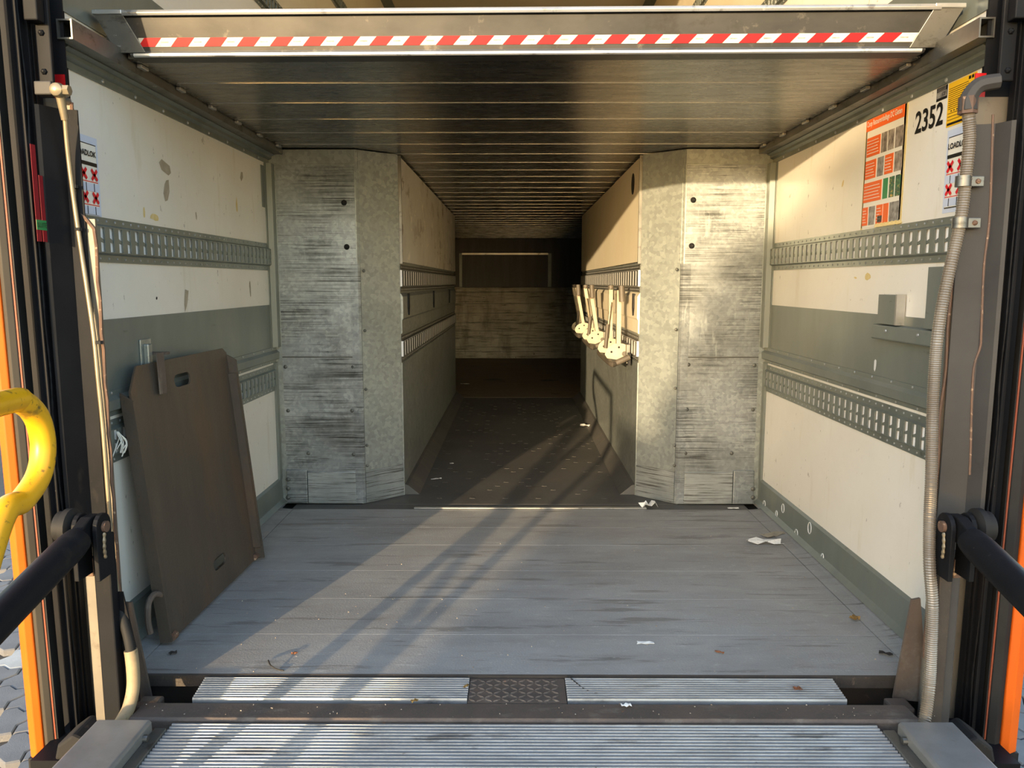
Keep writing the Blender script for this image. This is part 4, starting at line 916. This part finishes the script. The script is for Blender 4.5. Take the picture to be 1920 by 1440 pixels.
scrap('paper_scrap', 'flat white paper sliver in front of the right wheel housing', 'paper', 1375, 953, .03, M['paper'], 0, .1, .3, seed=4)
scrap('paper_scrap', 'long white paper sliver near the left corridor wall', 'paper', 818, 898, .034, M['paper'], .5, .1, .22, z=.004, seed=5)
scrap('paper_scrap', 'tiny square white paper bit on the dark corridor floor', 'paper', 847, 869, .012, M['paper'], .3, .2, .8, z=.004, seed=6)
scrap('paper_scrap', 'white paper piece by the right corridor wall under the brackets', 'paper', 1100, 800, .05, M['paper'], -.2, .35, .5, z=.004, seed=7)
scrap('paper_scrap', 'white paper flake deep in the corridor by the right wall', 'paper', 1094, 773, .02, M['paper'], .2, .2, .6, z=.004, seed=8)
scrap('paper_scrap', 'pale curled strip at the far left of the corridor end', 'paper', 872, 720, .05, M['paper'], -.1, .1, .2, z=.004, seed=9)
scrap('leaf', 'yellow dry leaf on the floor near the right edge trim', 'leaf', 1602, 1162, .016, M['leaf'], .6, .8, .8, seed=10)
scrap('leaf', 'brown leaf on the floor right of the torn paper', 'leaf', 1349, 1224, .015, M['leaf_red'], -.5, .3, .3, seed=11)
scrap('leaf', 'round brown leaf on the right ribbed plate', 'leaf', 1495, 1293, .012, M['leaf_red'], .1, .5, .8, z=-.003, seed=13)
scrap('leaf', 'orange leaf at the corner of the chequer plate', 'leaf', 874, 1288, .011, M['leaf'], .9, .5, .4, z=-.003, seed=14)
scrap('leaf', 'small red brown leaf on the sunlit left floor planks', 'leaf', 552, 1226, .010, M['leaf_red'], .4, .6, .5, seed=15)
scrap('dark_scrap', 'black rubber scrap against the right edge trim', 'debris', 1661, 1227, .020, M['scrap'], -.5, .3, .45, z=.004, seed=16)
scrap('dark_scrap', 'dark chip on the floor in front of the brown plate', 'debris', 324, 1226, .012, M['scrap'], .3, .6, .6, seed=17)
scrap('paper_scrap', 'white paper crumb on the rusty beam right of centre', 'paper', 1174, 1324, .014, M['paper'], .1, .4, .5, z=.002, seed=18)
scrap('leaf', 'beige leaf on the rusty beam below the left ribbed plate', 'leaf', 777, 1316, .010, M['leaf'], .6, .6, .6, z=.002, seed=19)
wire = smooth_path([at(503, 1238, 2, .003), at(508, 1248, 2, .012), at(520, 1255, 2, .003), at(532, 1257, 2, .003)], 6)
o = MB().tube(wire, .002, 6).build('twig', M['scrap']); tag(o, 'thin bent twig on the sunlit left floor', 'twig')
wire = smooth_path([at(1064, 1266, 2, .002), at(1080, 1280, 2, 0), at(1096, 1292, 2, -.002), at(1115, 1299, 2, -.003), at(1130, 1297, 2, -.003)], 6)
o = MB().tube(wire, .0015, 6).build('wire', M['scrap']); tag(o, 'thin dark wire lying across the right ribbed plate', 'wire')
mb = MB(); rnd = random.Random(5)
for i in range(170):
    x = rnd.uniform(-1.05, 1.08); y = rnd.choice([rnd.uniform(2.06, 3.6), rnd.uniform(2.06, 2.7), rnd.uniform(1.83, 1.9)]); z = 0.0003; q = rnd.uniform(.0009, .0024); a = rnd.random() * 3
    u = Vector((math.cos(a), math.sin(a), 0)) * q; v = Vector((-math.sin(a), math.cos(a), 0)) * q * .6; cc = Vector((x, y, z))
    mb.hexa([cc - u - v, cc + u - v, cc + u + v, cc - u + v, cc - u * .6 - v * .6 + Vector((0, 0, q)), cc + u * .6 - v * .6 + Vector((0, 0, q)), cc + u * .6 + v * .6 + Vector((0, 0, q)), cc - u * .6 + v * .6 + Vector((0, 0, q))])
o = mb.build('floor_grit', M['grit']); tag(o, 'tiny grit and crumbs strewn over the floor planks', 'grit', kind='stuff')

# ================================================================= ADDED SHADE CASTER BEHIND THE CAMERA (unseen, outline shaped to shade the right half)
hd = thing('shade_hedge', 'unseen foliage added behind the tail lift to shade the right half', 'shade_hedge', (-1, -8.5, -.93))
rnd = random.Random(3)
YH = -8.5
def htop(c_):     # top of the added shade outline along sun-line coordinate c = X - 0.356*Y
    if c_ < -.60: return 1.55
    if c_ < -.20: return 1.55 + (c_ + .60) / .40 * .95
    return 2.50 + min(.35, (c_ + .2) * .4)
core = MB(); cc = -.93
xs = []
while cc < 3.4: xs.append(cc); cc += .1
for a, b in zip(xs, xs[1:]):
    core.box(a + .356 * YH, b + .356 * YH, YH - .35, YH + .35, -.93, htop((a + b) / 2) - .05)
core.build('shade_hedge_body', M['foliage'], hd)
lf = MB()
for i in range(5000):
    c_ = rnd.uniform(-.95, 3.4); x = c_ + .356 * YH; zt = htop(c_); y = YH + rnd.choice([-.38, .38]) + rnd.uniform(-.05, .05)
    if rnd.random() < .4: z = zt + rnd.uniform(-.08, .06); y = YH + rnd.uniform(-.4, .4)
    else: z = rnd.uniform(-.9, zt)
    u = Vector((rnd.uniform(-1, 1), rnd.uniform(-1, 1), rnd.uniform(-1, 1))).normalized() * .04; v = u.orthogonal().normalized() * .022; p = Vector((x, y, z))
    lf.poly([p - u, p + v, p + u, p - v])
o = lf.build('shade_leaves', M['foliage'], hd); o['kind'] = 'stuff'
bpy.context.view_layer.update()
